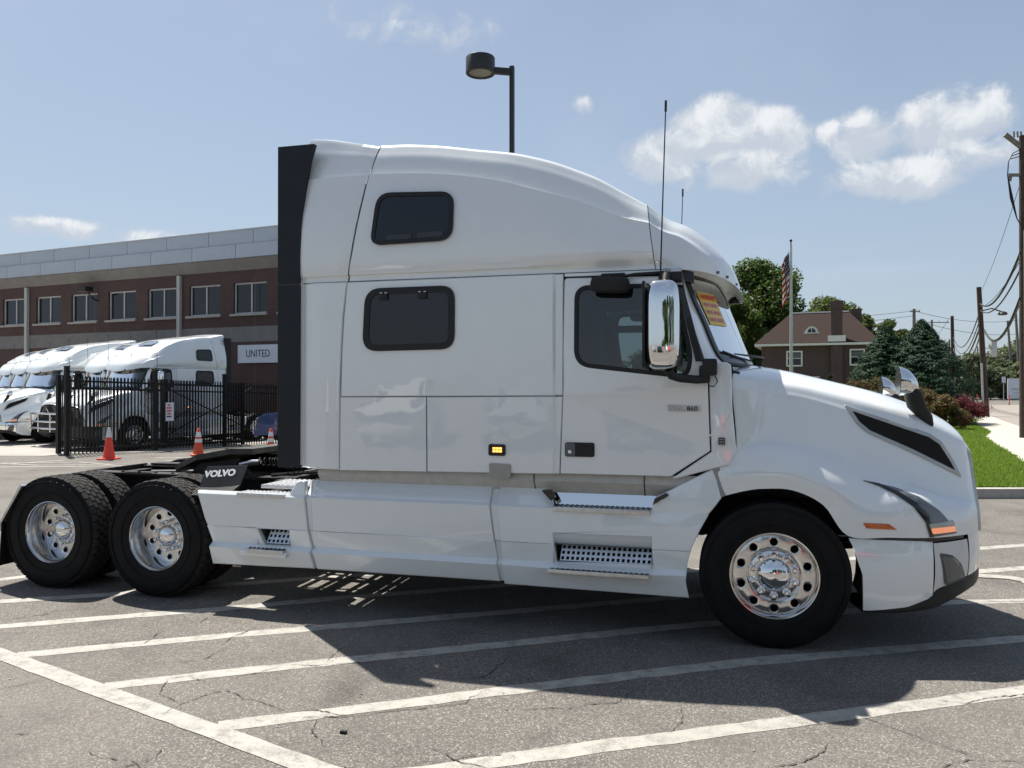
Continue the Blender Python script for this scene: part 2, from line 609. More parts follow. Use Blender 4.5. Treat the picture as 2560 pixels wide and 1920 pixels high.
def panel(name, outline, w, mat, parent, side=-1, holes=(), cutz=(), cutx=(), thick=.03, bev=.005, smooth=28):
    """A moulded body panel seen from the side: outline in (x, z); w (a number or a function of x, z) is its distance
    from the centre line; side -1 is the near flank, +1 the far one."""
    wf = w if callable(w) else (lambda x, z: w)
    bm = bmesh.new()
    loops = [[Vector((p[0], p[1], 0)) for p in lp] for lp in [outline] + list(holes)]
    flat = [p for lp in loops for p in lp]
    bv = [bm.verts.new((p.x, 0, p.y)) for p in flat]
    for t in tessellate_polygon(loops):
        try: bm.faces.new([bv[i] for i in t])
        except ValueError: pass
    for z in cutz:
        bmesh.ops.bisect_plane(bm, geom=bm.verts[:] + bm.edges[:] + bm.faces[:], plane_co=(0, 0, z), plane_no=(0, 0, 1), dist=1e-5)
    for x in cutx:
        bmesh.ops.bisect_plane(bm, geom=bm.verts[:] + bm.edges[:] + bm.faces[:], plane_co=(x, 0, 0), plane_no=(1, 0, 0), dist=1e-5)
    dep = bm.verts.layers.float.new('dep')
    if bev > 0:
        bmesh.ops.inset_region(bm, faces=bm.faces[:], thickness=bev, use_even_offset=True, use_boundary=True)
        for e in bm.edges:
            if e.is_boundary:
                for q in e.verts: q[dep] = bev
    if thick > 0:
        be = [e for e in bm.edges if e.is_boundary]
        r = bmesh.ops.extrude_edge_only(bm, edges=be)
        for g in r['geom']:
            if isinstance(g, bmesh.types.BMVert): g[dep] = thick
    for q in bm.verts:
        q.co.y = side * (wf(q.co.x, q.co.z) - q[dep])
    bmesh.ops.recalc_face_normals(bm, faces=bm.faces[:])
    f0 = max(bm.faces, key=lambda f: f.calc_area())
    if f0.normal.y * side < 0:
        bmesh.ops.reverse_faces(bm, faces=bm.faces[:])
    me = bpy.data.meshes.new(name)
    bm.to_mesh(me); bm.free()
    me.materials.append(M(mat))
    finish(me, smooth)
    return link(name, me, parent)


def resample(P, nu, nv, closed_v=False):
    """smooth surface through a coarse grid of points"""
    P = np.array(P, float)

    def cr(A, n):
        k = A.shape[0]
        ext = np.concatenate([[2 * A[0] - A[1]], A, [2 * A[-1] - A[-2]]])
        out = []
        for i in range(k - 1):
            p0, p1, p2, p3 = ext[i], ext[i + 1], ext[i + 2], ext[i + 3]
            for q in range(n):
                t = q / n
                out.append(.5 * (2 * p1 + (p2 - p0) * t + (2 * p0 - 5 * p1 + 4 * p2 - p3) * t * t + (3 * p1 - p0 - 3 * p2 + p3) * t ** 3))
        out.append(A[-1])
        return np.array(out)
    Q = cr(P, nu)
    Q = np.swapaxes(cr(np.swapaxes(Q, 0, 1), nv), 0, 1)
    return Q


def mirrored_grid(mb, Q, flip_to=1):
    """Q holds (x, w, z) for one half; both flanks joined along the centre line"""
    for s in (-1, 1):
        mb.grid([[(p[0], s * p[1], p[2]) for p in row] for row in Q])


def weld(o, d=.0008):
    bm = bmesh.new(); bm.from_mesh(o.data)
    bmesh.ops.remove_doubles(bm, verts=bm.verts[:], dist=d)
    bmesh.ops.recalc_face_normals(bm, faces=bm.faces[:])
    bm.to_mesh(o.data); bm.free()


def lettering(name, text, size, mat, parent, loc, rot, extrude=.001, align='CENTER', bold=0.0, sx=1.0):
    cu = bpy.data.curves.new(name, 'FONT')
    cu.body = text; cu.size = size; cu.extrude = extrude; cu.align_x = align; cu.align_y = 'CENTER'
    cu.offset = bold
    cu.resolution_u = 3
    cu.materials.append(M(mat))
    tmp = bpy.data.objects.new('tmp', cu)
    COL.objects.link(tmp)
    me = bpy.data.meshes.new_from_object(tmp.evaluated_get(bpy.context.evaluated_depsgraph_get()))
    bpy.data.objects.remove(tmp)
    bpy.data.curves.remove(cu)
    me.name = name
    o = link(name, me, parent, loc, rot)
    o.scale = (sx, 1, 1)
    return o


def copy_tree(o, parent=None, loc=None, rz=None, mats=None):
    """a thing, its parts and their sub-parts; meshes are shared"""
    c = o.copy()
    COL.objects.link(c)
    if parent: c.parent = parent
    if loc is not None: c.location = loc
    if rz is not None: c.rotation_euler = (0, 0, rz)
    for ch in list(o.children):
        copy_tree(ch, c)
    return c


# the lot, the yard and the street are laid out on a survey grid turned 15.2 degrees from the lorry: e to the right, n away
CS, SN = math.cos(R(15.2)), math.sin(R(15.2))


def site(e, n, z=0.0):
    return (CS * e - SN * n, SN * e + CS * n, z)


def sstep(a, b, x):
    t = min(1, max(0, (x - a) / (b - a)))
    return t * t * (3 - 2 * t)


def gz(e, n):
    """the yard behind the fence lies a little lower than the lot"""
    return -.20 * sstep(21.5, 25.5, n) * sstep(-4.0, -8.5, e)
# ------------------------------------------------------------------ the lorry (x forward, near flank at -y, origin on the ground below the middle of its width)
AX_F, AX_R1, AX_R2 = .366, -4.885, -6.06
WHEEL_Z = .505
SB = ((-1, 'near'), (1, 'far'))


def wheel_meshes():
    W = {}
    # steer tyre: ribs and grooves
    def tyre_prof(r, half, shoulder, grooves):
        bd = 0 if grooves else -.021
        p = [(.292 + bd, -half * .80), (.300 + bd, -half * .93), (.345, -half * 1.0), (.40, -half * 1.04), (r - .06, -half * 1.0), (r - .022, -half * .94), (r - .006, -half * .86)]
        if grooves:
            for g in (-.56, -.19, .19, .56):
                p += [(r, half * (g - .05)), (r - .013, half * (g - .03)), (r - .013, half * (g + .03)), (r, half * (g + .05))]
        else:
            p += [(r - .005, -half * .8), (r - .005, half * .8)]
        p += [(r - .006, half * .86), (r - .022, half * .94), (r - .06, half * 1.0), (.40, half * 1.04), (.345, half * 1.0), (.300 + bd, half * .93), (.292 + bd, half * .80)]
        return p
    mb = MB(); mb.lathe(tyre_prof(.526, .135, .1, True), 96)
    # raised rings on the side wall
    for r, a in ((.482, .1375), (.36, .1395)):
        for s in (-1, 1):
            mb.lathe([(r - .005, s * (a - .004)), (r - .003, s * (a + .003)), (r + .003, s * (a + .003)), (r + .005, s * (a - .004))], 72)
    W['steer_tyre'] = mb.mesh('tyre', 'rubber', 40)
    mb = MB(); mb.lathe(tyre_prof(.524, .130, .1, False), 96)
    for r in (.475, .365):
        for s in (-1, 1):
            mb.lathe([(r - .005, s * .130), (r - .003, s * .1375), (r + .003, s * .1375), (r + .005, s * .130)], 72)
    W['drive_tyre'] = mb.mesh('tyre', 'rubber', 40)
    # hexagonal tread blocks
    mb = MB()
    nb = 42
    for row in range(5):
        a0 = (row - 2) * .0475
        for k in range(nb):
            t0 = 2 * PI * (k + (.5 if row % 2 else 0)) / nb
            edge = row in (0, 4)
            hx = [(-.0225, -.46), (-.0225, .46), (0, .88), (.0225, .46), (.0225, -.46), (0, -.88)]
            if edge:
                so = -1 if row == 0 else 1
                hx = [(-.017, -.72), (-.017, .72), (.017, .72), (.017, -.72)] if False else [(so * -.019, -.5), (so * -.019, .5), (so * .002, .84), (so * .030, .84), (so * .030, -.84), (so * .002, -.84)]
            vs = []
            for rad, sh in ((.518, 1.0), (.5245, .965)):
                for (da, dt) in hx:
                    aa = a0 + da * sh
                    rr = rad - (.008 if edge and abs(aa) > .112 else 0)
                    tt = t0 + dt * sh * .0715
                    vs.append((rr * math.cos(tt), aa, rr * math.sin(tt)))
            mb.add(vs, [(6, 7, 8, 9, 10, 11)] + [(i, (i + 1) % 6, 6 + (i + 1) % 6, 6 + i) for i in range(6)])
    W['tread'] = mb.mesh('tread', 'tread_rubber')

    def holed_ring(mb, r0, r1, rc, rh, nh, prof, depth):
        """disc ring with hand holes; prof(r) gives the axial position"""
        NS = 28
        for k in range(nh):
            tm = 2 * PI * (k + .5) / nh
            hw = PI / nh
            outer = []
            hole = []
            for i in range(NS):
                a = 2 * PI * i / NS
                hr, ht = math.cos(a), math.sin(a)
                hole.append((rc + rh * hr, tm + rh * ht / rc))
                # walk to the border of the sector
                lim = min(((r1 - rc) / hr if hr > 1e-6 else (r0 - rc) / hr if hr < -1e-6 else 9), (hw * rc / abs(ht) if abs(ht) > 1e-6 else 9))
                outer.append((rc + lim * hr, tm + lim * ht / rc))
            # the four corners too
            rings = []
            for f in (0, .18, .5, 1):
                rings.append([(h[0] + (o[0] - h[0]) * f, h[1] + (o[1] - h[1]) * f) for h, o in zip(hole, outer)])
            lip = [(r, t) for r, t in hole]
            vs = []
            for r, t in lip: vs.append((r * math.cos(t), prof(r) - depth, r * math.sin(t)))
            for q, ring in enumerate(rings):
                for r, t in ring: vs.append((r * math.cos(t), prof(r) - (.003 if q == 0 else 0), r * math.sin(t)))
            fs = []
            for q in range(len(rings)):
                for i in range(NS):
                    j = (i + 1) % NS
                    fs.append((q * NS + i, q * NS + j, (q + 1) * NS + j, (q + 1) * NS + i))
            k0 = len(vs)
            for cr in (0, 1):
                for ct in (-1, 1):
                    rr = r1 if cr else r0
                    t = tm + ct * hw
                    vs.append((rr * math.cos(t), prof(rr), rr * math.sin(t)))
            base = len(rings) * NS
            def corner(ci, ang):
                # triangle between the corner and its two neighbours on the border
                best = sorted(range(NS), key=lambda i: abs(((2 * PI * i / NS - ang + PI) % (2 * PI)) - PI))[:2]
                fs.append((k0 + ci, base + best[0], base + best[1]))
            aw = math.atan2(hw * rc, r1 - rc); bw = math.atan2(hw * rc, rc - r0)
            corner(3, aw); corner(2, -aw); corner(1, PI - bw); corner(0, -(PI - bw))
            mb.add(vs, fs)
    # steer rim: shallow polished disc, outer face at axial +.13
    mb = MB()
    mb.lathe([(.286, .060), (.292, .118), (.300, .130), (.309, .132), (.314, .126), (.313, .10), (.300, .02), (.300, -.12), (.286, -.125), (.270, -.05), (.282, .03), (.286, .060)], 72)
    pf = lambda r: .088 + .012 * math.cos((r - .236) / .05 * 1.2)
    holed_ring(mb, .190, .287, .238, .0285, 10, pf, .03)
    mb.lathe([(.190, pf(.190)), (.186, pf(.190) + .005), (.180, pf(.190) + .002), (.176, .084), (.170, .088), (.120, .092), (.118, .092)], 72)
    W['steer_rim'] = mb.mesh('rim', 'polished_aluminium', 35)
    mb = MB()
    mb.lathe([(.122, .090), (.119, .100), (.112, .108), (.095, .126), (.070, .140), (.04, .148), (.0005, .151)], 48)
    W['steer_hub'] = mb.mesh('hub_cap', 'chrome', 40)
    mb = MB(); mb.lathe([(.025, 0), (.025, .007), (.021, .010), (.020, .044), (.014, .052), (.0005, .054)], 8)
    mb.lathe([(.028, 0), (.028, .005), (.021, .006)], 18)
    W['nut'] = mb.mesh('lug_nut', 'chrome', 30)
    mb = MB(); mb.lathe([(.018, 0), (.018, .02), (.0155, .022), (.0155, .046), (.010, .054), (.0005, .055)], 10)
    W['long_nut'] = mb.mesh('lug_nut', 'chrome', 30)
    # dark backing behind the hand holes
    mb = MB(); mb.lathe([(.29, .02), (.0005, .02)], 40)
    W['brake'] = mb.mesh('brake_drum', 'void_black')
    # drive rim: deep dish, the disc far in
    mb = MB()
    mb.lathe([(.262, -.075), (.263, -.03), (.268, .02), (.276, .06), (.288, .098), (.297, .117), (.304, .124), (.310, .122), (.312, .112), (.306, .09), (.300, .0), (.296, -.12)], 96)
    pd = lambda r: -.062 + .014 * (r - .12) / .15
    holed_ring(mb, .150, .262, .213, .0265, 10, pd, .03)
    mb.lathe([(.150, pd(.150)), (.147, pd(.150) + .005), (.10, -.056)], 72)
    W['drive_rim'] = mb.mesh('rim', 'polished_aluminium', 35)
    mb = MB()
    mb.lathe([(.108, -.058), (.108, -.046), (.098, -.042), (.096, -.028), (.090, -.010), (.076, .006), (.055, .017), (.028, .023), (.0005, .025)], 48)
    W['drive_hub'] = mb.mesh('hub_cap', 'chrome', 40)
    mb = MB(); mb.lathe([(.272, -.12), (.27, .0), (.285, .10), (.300, .115), (.306, .11), (.296, .0), (.296, -.12)], 40)
    mb.lathe([(.27, .07), (.0005, .07)], 40)
    W['plain_rim'] = mb.mesh('rim', 'satin_silver', 40)
    return W


WM = wheel_meshes()


def add_wheel(root, x, y, s, kind):
    """s: -1 near flank, +1 far flank; y: centre plane of the tyre"""
    w = empty('wheel', (x, y, WHEEL_Z), PI if s < 0 else 0, root)
    if kind == 'steer':
        link('tyre', WM['steer_tyre'], w); link('rim', WM['steer_rim'], w); link('hub_cap', WM['steer_hub'], w)
        link('brake_drum', WM['brake'], w)
        for k in range(10):
            t = 2 * PI * k / 10 + .314
            link('lug_nut', WM['nut'], w, (.150 * math.cos(t), .088, .150 * math.sin(t)))
    else:
        link('tyre', WM['drive_tyre'], w); link('tread', WM['tread'], w)
        if kind == 'outer':
            link('rim', WM['drive_rim'], w).scale = (.93, 1, .93); link('hub_cap', WM['drive_hub'], w)
            for k in range(10):
                t = 2 * PI * k / 10 + .314
                link('lug_nut', WM['long_nut'], w, (.128 * math.cos(t), -.054, .128 * math.sin(t)))
            link('brake_drum', WM['brake'], w, (0, -.10, 0))
        else:
            link('rim', WM['plain_rim'], w)
    return w


def arch_z(x):
    """underside of the front wing over the wheel"""
    pts = [(-.25, .50), (-.207, .684), (-.09, .929), (.034, 1.068), (.20, 1.112), (.30, 1.126), (.425, 1.133), (.581, 1.106), (.735, .997), (.841, .838), (.901, .728), (.946, .552), (.955, .303)]
    if x <= pts[0][0]: return pts[0][1]
    for a, b_ in zip(pts, pts[1:]):
        if x <= b_[0]:
            return a[1] + (b_[1] - a[1]) * (x - a[0]) / (b_[0] - a[0])
    return pts[-1][1]


def make_truck():
    root = empty('semi_truck', (0, 7.04, .02))
    P = lambda n, mat, mb, sm=30: mb.build(n, mat, root, sm)

    # ---- chassis -------------------------------------------------------
    for s in (-1, 1):
        mb = MB()
        mb.box((-2.55, s * .43, .835), (7.75, .012, .27)); mb.box((-2.55, s * .395, .963), (7.75, .075, .012)); mb.box((-2.55, s * .395, .707), (7.75, .075, .012))
        P('frame_rail', 'black_metal', mb, None)
    mb = MB()
    for x in (-6.3, -5.45, -4.3, -3.5, -2.4, -1.4, -.4):
        mb.box((x, 0, .83), (.10, .80, .22))
    tag(P('cross_member', 'black_metal', mb, None), kind='stuff')
    for x in (AX_R1, AX_R2, AX_F):
        mb = MB()
        if x == AX_F:
            mb.tube([(x, -1.0, .50), (x, -.75, .42), (x, .75, .42), (x, 1.0, .50)], .055, 10)
        else:
            mb.tube([(x, -1.05, WHEEL_Z), (x, -.35, WHEEL_Z), (x, -.2, WHEEL_Z), (x, .2, WHEEL_Z), (x, .35, WHEEL_Z), (x, 1.05, WHEEL_Z)], [.07, .08, .18, .18, .08, .07], 14)
        P('axle', 'grease_black', mb, 40)
    for s in (-1, 1):
        for x in (AX_R1, AX_R2):
            mb = MB(); mb.tube([(x - .3, s * .43, .62), (x, s * .45, .60), (x + .3, s * .43, .66)], .05, 8)
            mb.lathe([(.0005, .66), (.11, .66), (.13, .72), (.11, .80), (.0005, .80)], 18, 'z', (x - .25, s * .42, 0))
            P('air_spring', 'black_metal', mb, 40)
    # transmission and engine, which stop the light below the bonnet
    mb = MB(); mb.cbox((.72, 0, 1.02), (1.75, .86, .72), .08); mb.cbox((-.75, 0, .82), (1.35, .52, .48), .08)
    mb.tube([(-1.4, 0, .80), (-4.8, 0, .58)], .055, 10)
    P('drive_line', 'grease_black', mb, 30)
    # fuel tanks, battery and exhaust boxes behind the skirts, added to thicken the chassis shadow
    for s in (-1, 1):
        mb = MB()
        mb.tube([(-3.05, s * .84, .70), (-3.02, s * .84, .70), (-1.78, s * .84, .70), (-1.75, s * .84, .70)], [.27, .30, .30, .27], 32)
        P('fuel_tank', 'brushed_aluminium', mb, 40)
        mb = MB(); mb.cbox((-.98, s * .80, .70), (.95, .50, .52), .02)
        P('battery_box', 'black_metal', mb, 30)
        mb = MB(); mb.cbox((-3.78, s * .74, .70), (.62, .46, .40), .03); P('tool_box', 'black_metal', mb, 30)
    mb = MB()
    for k in range(5):
        mb.tube([(-4.15 + .16 * k, -.36, .86), (-4.15 + .16 * k, .36, .86)], .035, 8)
    mb.tube([(-3.35, .1, 1.05), (-3.9, .25, 1.02), (-4.4, .32, .92), (-5.2, .30, .93), (-6.2, .28, .9)], .03, 8)
    mb.tube([(-3.35, -.1, 1.06), (-3.9, -.2, 1.0), (-4.4, -.28, .95), (-5.2, -.30, .96)], .022, 8)
    P('air_line', 'grease_black', mb, 40)

    # ---- wheels --------------------------------------------------------
    for s in (-1, 1):
        add_wheel(root, AX_F, s * 1.085, s, 'steer')
        for x in (AX_R1, AX_R2):
            add_wheel(root, x, s * 1.100, s, 'outer')
            add_wheel(root, x, s * .765, s, 'inner')

    # ---- sleeper shell -------------------------------------------------
    mb = MB(); mb.box((-2.23, 0, 1.9625), (2.04, 2.416, 1.555)); P('sleeper_shell', 'joint_grey', mb, None)
    mb = MB(); mb.box((-3.447, 0, 2.55), (.02, 2.38, 2.70)); P('rear_wall', 'white_paint', mb, None)
    mb = MB(); mb.box((-.55, 0, 1.175), (1.42, 2.2, .04)); mb.box((.085, 0, 1.55), (.03, 1.9, .80)); P('cab_floor', 'interior_dark', mb, None)
    WS = 1.225
    for s, _ in SB:
        panel('rear_fairing_panel', [(-3.450, 2.739), (-3.008, 2.739), (-3.046, 2.465), (-3.062, 2.195), (-3.075, 1.924), (-3.080, 1.171), (-3.455, 1.180)], lambda x, z: WS - .05 * max(0, min(1, (x + 3.3) / -.15)) - (.010 if x > -3.11 else 0), 'white_paint', root, s, cutx=(-3.3, -3.16, -3.11), bev=.008)
        panel('sleeper_panel', [(-3.000, 2.733), (-1.175, 2.735), (-1.1795, 1.797), (-3.058, 1.784), (-3.046, 2.195), (-3.028, 2.465)], lambda x, z: WS - (.016 if x > -1.235 else .016 * max(0, (x + 1.255) / .02) if x > -1.255 else 0), 'white_paint', root, s, cutx=(-1.255, -1.235), bev=.006)
        panel('luggage_door', [(-3.060, 1.776), (-2.303, 1.779), (-2.298, 1.180), (-3.064, 1.171)], WS, 'white_paint', root, s, bev=.006)
        panel('sleeper_side_skirt', [(-2.294, 1.779), (-1.1802, 1.789), (-1.2050, 1.191), (-2.289, 1.180)], lambda x, z: WS - (.016 if x > -1.235 else .016 * max(0, (x + 1.255) / .02) if x > -1.255 else 0), 'white_paint', root, s, cutx=(-1.255, -1.235), bev=.006)
        # side extenders behind the sleeper
        panel('side_extender', [(-3.656, 3.916), (-3.312, 3.915), (-3.355, 3.782), (-3.399, 3.570), (-3.430, 3.298), (-3.447, 2.946), (-3.452, 2.741), (-3.656, 2.741)], 1.222, 'extender_plastic', root, s, thick=.05, bev=.012)
        panel('side_extender', [(-3.656, 2.734), (-3.452, 2.734), (-3.456, 1.190), (-3.640, 1.174), (-3.656, 1.19)], 1.222, 'extender_plastic', root, s, thick=.05, bev=.012)
        # sleeper windows: rubber frame, dark pane, latches
        for nm, q, rad, lower in (('sleeper_window', [(-2.732, 3.463), (-2.064, 3.429), (-2.062, 3.033), (-2.777, 3.023)], (.13, .11, .13, .10), False),
                           ('sleeper_window', [(-2.832, 2.674), (-2.052, 2.675), (-2.055, 2.165), (-2.860, 2.155)], (.14, .12, .12, .14), True)):
            wbase = WS + .028 if not lower else WS + .012
            wz = (lambda x, z: 1.272 - .042 * max(0, (z - 3.03)) / .42) if not lower else (lambda x, z: 1.240)
            o_ = rpoly(q, rad, 7)
            inn = offset_poly(o_, .052 if lower else .034)
            fr = panel('sleeper_window', o_, wz, 'black_plastic', root, s, holes=[inn], bev=.006, smooth=40)
            pane = panel('pane', offset_poly(o_, .045 if lower else .028), lambda x, z: wz(x, z) - .008, 'side_glass', fr, s, thick=0, bev=0)
            if lower:
                for lx in (-2.665, -2.325):
                    lb = MB(); lb.cbox((lx, s * 1.242, 2.60), (.075, .012, .05), .004); lb.build('latch', 'black_plastic', fr, 30)
                    for dx in (-.022, .022):
                        pb = MB(); pb.box((lx + dx, s * 1.246, 2.632), (.018, .006, .007)); pb.build('hinge_pin', 'white_print', fr)
            else:
                lb = MB(); lb.box((-2.52, s * (wz(0, 3.07) - .004), 3.075), (.22, .006, .045)); lb.box((-2.25, s * (wz(0, 3.07) - .004), 3.085), (.22, .006, .045)); lb.build('vent_screen', 'gloss_black', fr)

    # ---- roof fairing ---------------------------------------------------
    def roof_cols(x, zt, zc, w0, wc, dz=.0, flare=1.0):
        zs = [2.745, 2.792, 2.828, 2.84 + .45 * (zc - 2.84), zc - .022, zc, zc + .010, zc + .45 * (zt - zc), zc + .80 * (zt - zc), zt + .012, zt + .045, zt + .055]
        ws = [w0 - .015, w0 - .013, w0 + .013 * flare, w0 + .018 * flare, wc + .012, wc + .010, wc - .016, wc - .050, wc - .095, wc - .185, wc * .38, 0]
        return zs, ws
    tops = [(-2.78, 3.897), (-2.536, 3.887), (-2.288, 3.863), (-2.045, 3.827), (-1.807, 3.785), (-1.62, 3.762), (-1.42, 3.718), (-1.194, 3.648), (-.973, 3.558), (-.79, 3.470), (-.648, 3.370), (-.535, 3.255)]
    crs = [(-2.868, 3.617), (-2.493, 3.601), (-2.25, 3.584), (-2.011, 3.555), (-1.777, 3.516), (-1.509, 3.457), (-1.248, 3.378), (-.956, 3.276), (-.707, 3.172), (-.533, 3.100)]
    def interp(tab, x):
        if x <= tab[0][0]: return tab[0][1]
        for a, b_ in zip(tab, tab[1:]):
            if x <= b_[0]: return a[1] + (b_[1] - a[1]) * (x - a[0]) / (b_[0] - a[0])
        return tab[-1][1]
    def seam_x(z): return -3.000 + (z - 2.745) * .195
    ribs = []
    for k in range(14):
        t = k / 13
        xb = -2.99 + t * (2.99 - .475)
        zt, zc = .010 + interp(tops, xb + .19 * (1 - t)), interp(crs, xb + .12 * (1 - t))
        wc = 1.182 - .012 * t
        w0 = 1.222 - .012 * t
        zs, ws = roof_cols(xb, zt, zc, w0, wc, flare=1 - .6 * max(0, (t - .75) * 4))
        fl_ = sstep(.55, .80, t) * (1 - .7 * sstep(.88, 1.0, t))
        zs[1] -= .015 * fl_; zs[2] += .035 * fl_; ws[2] += .028 * fl_; ws[3] += .010 * fl_
        rib = []
        for z, w in zip(zs, ws):
            x = xb + (1 - t) * (z - 2.745) * .195 - t * (z - 2.745) * .14
            rib.append((x, w, z))
        ribs.append(rib)
    mb = MB(); mirrored_grid(mb, resample(ribs, 5, 3)); o = P('roof_fairing', 'white_paint', mb, None); weld(o); finish(o.data, 42)
    front_rib = ribs[-1]
    # rear fairing strip
    left = [(-3.455, 0)] * 9 + [(-3.440, 0), (-3.43, 0), (-3.43, 0)]
    ribs2 = []
    for k in range(5):
        t = k / 4
        zs, ws = roof_cols(0, 4.030 - .125 * t, 3.617, 1.221, 1.185 - .006 * t)
        rib = []
        for j, (z, w) in enumerate(zip(zs, ws)):
            lx = left[j][0]
            rx = seam_x(z) - .012
            x = lx + (rx - lx) * t
            zz = z if j < 9 else z + .012 * math.sin(PI * min(1, t * 1.6)) * (1 - t)
            rib.append((x, w - (.012 if t > .99 and j < 10 else 0) - .030 * (1 - t) ** 3, zz))
        ribs2.append(rib)
    mb = MB(); mirrored_grid(mb, resample(ribs2, 4, 3)); o = P('rear_roof_fairing', 'white_paint', mb, None); weld(o); finish(o.data, 42)
    # the grey joint between the two roof mouldings
    G = [[(a_[0] - .006, max(0, a_[1] - .022), a_[2] - (.045 if a_[1] < 1.12 else 0)), (b_[0] + .02, max(0, b_[1] - .022), b_[2] - (.045 if b_[1] < 1.12 else 0))] for a_, b_ in zip(resample(ribs2, 4, 3)[-1], resample(ribs, 5, 3)[0])]
    mb = MB(); mirrored_grid(mb, G); P('roof_joint', 'joint_grey', mb, 60)
    # roof window on the slope
    mb = MB(); G = []
    for i in range(5):
        x = -1.22 + .36 * i / 4
        G.append([(x, w, interp(tops, x) + .050 + .045 * (1 - (abs(w) / .42)) * .2 + .006) for w in (-.40, -.2, 0, .2, .40)])
    mb.grid(G); P('roof_window', 'roof_glass', mb, 60)

    # ---- sun visor -------------------------------------------------------
    seam = [(p[0] + .006, p[1], p[2]) for p in front_rib]
    low = [(-.405, 1.200, 2.742), (-.345, 1.175, 2.742), (-.27, 1.14, 2.741), (-.19, 1.085, 2.738), (-.11, 1.02, 2.732), (-.05, .95, 2.722), (.01, .86, 2.708), (.065, .75, 2.690), (.115, .61, 2.668), (.155, .45, 2.645), (.185, .24, 2.62), (.195, 0, 2.61)]
    fx = [0, .2, .415, .573, .73, .888, .974, 1]; fz = [0, .15, .225, .325, .47, .67, .90, 1]
    V = []
    for a, b_ in zip(seam, low):
        row = []
        for u, v_ in zip(fx, fz):
            k = min(1, max(0, (a[2] - 2.745) / .3))
            uu = u * k + v_ * (1 - k)
            row.append((a[0] + (b_[0] - a[0]) * uu, a[1] + (b_[1] - a[1]) * (uu * .8 + v_ * .2 if a[1] > .1 else uu), a[2] + (b_[2] - a[2]) * v_))
        V.append(row)
    mb = MB(); mirrored_grid(mb, resample(V, 3, 4)); vis = P('sun_visor', 'white_paint', mb, None); weld(vis); finish(vis.data, 45)
    # underside of the visor, up to the head of the windscreen
    def ws_edge(z):  # near edge of the windscreen
        return interp([(2.0, .055), (2.03, .040), (2.05, .01), (2.107, -.036), (2.21, -.081), (2.36, -.138), (2.51, -.207), (2.66, -.262), (2.76, -.285)], z)
    def ws_c(z):
        return .245 - (z - 2.11) * .39
    inner = []
    for k, b_ in enumerate(low):
        w = b_[1] * .86
        x = ws_c(2.70) - (ws_c(2.70) - ws_edge(2.70)) * (w / 1.0) ** 2 if w < 1.0 else -.30
        inner.append((min(x, b_[0] - .02), w, 2.735 - .03 * (1 - w)))
    U = [[(b_[0], b_[1], b_[2] + .004), ((b_[0] * .5 + i_[0] * .5), (b_[1] + i_[1]) / 2, max(b_[2], i_[2]) + .045), i_] for b_, i_ in zip(low, inner)]
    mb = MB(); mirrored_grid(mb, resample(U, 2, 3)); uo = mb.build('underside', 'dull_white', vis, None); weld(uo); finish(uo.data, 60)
    for s in (-1, 1):
        for (i0, f) in ((5, .5), (6, .75), (8, .3), (9, .2), (9, .75)):
            a, b_ = low[i0], low[i0 + 1]
            p = [a[j] + (b_[j] - a[j]) * f for j in range(3)]
            ang = math.atan2(b_[1] - a[1], b_[0] - a[0])
            lb = MB(); lb.cbox((0, 0, 0), (.055, .02, .022), .004, Matrix.Rotation(ang, 3, 'Z'))
            lb.build('marker_lamp', 'smoked_lens', vis, 30, (p[0] - .012, s * (p[1] - .004), p[2] + .028), None if s > 0 else (0, 0, 0))
        if s > 0:
            lb = MB(); lb.lathe([(.0005, -.03), (.05, -.03), (.055, 0), (.03, .03), (.0005, .032)], 14, 'z'); lb.build('camera_pod', 'black_plastic', vis, 40, (.12, s * .40, 2.665))

    # ---- windscreen ------------------------------------------------------
    def ws_pt(w, z):
        e, c = ws_edge(z), ws_c(z)
        return (c - (c - e) * abs(w) ** 2.2, w * 1.0, z)
    zs = [2.035 + .73 * k / 16 for k in range(17)]
    zl = lambda w, z: z + .03 * (abs(w) ** 6) * (1 if z < 2.2 else 0)
    mb = MB(); mb.grid([[ws_pt(w / 10, zl(w / 10, z)) for w in range(-10, 11)] for z in zs]); wsc = P('windscreen', 'windscreen_glass', mb, None); finish(wsc.data, 180)
    # black ceramic border
    mb = MB()
    def strip(fn, n=14):
        G = [[fn(i / n, 0), fn(i / n, 1)] for i in range(n + 1)]
        mb.grid(G)
    off = lambda p: (p[0] + .004, p[1] * 1.004, p[2])
    for s in (-1, 1):
        strip(lambda t, k: off(ws_pt(s * (1.0 - .055 * k * (1 if t < .9 else 1)), zl(1, 2.035 + .73 * t))))
        strip(lambda t, k: off(ws_pt(s * (1 - t), zl(s * (1 - t), 2.035) + (.055 + .05 * (1 - t) ** 8) * k)))
        strip(lambda t, k: off(ws_pt(s * (1 - t), 2.765 - (.06 + .17 * max(0, t - .55) / .45) * k)))
    bo = mb.build('glass_border', 'gloss_black', wsc, 180)
    # the edge seal
    for s in (-1, 1):
        mb = MB()
        pts = [ws_pt(s * 1.0, 2.05 + .70 * k / 14) for k in range(15)]
        pts = [ws_pt(s * (i / 5), 2.030) for i in range(0, 5)] + [ws_pt(s * .97, 2.033)] + pts
        mb.tube([(p[0], p[1] * 1.005, p[2]) for p in pts], .016, 8); mb.build('edge_seal', 'black_plastic', wsc, 60)
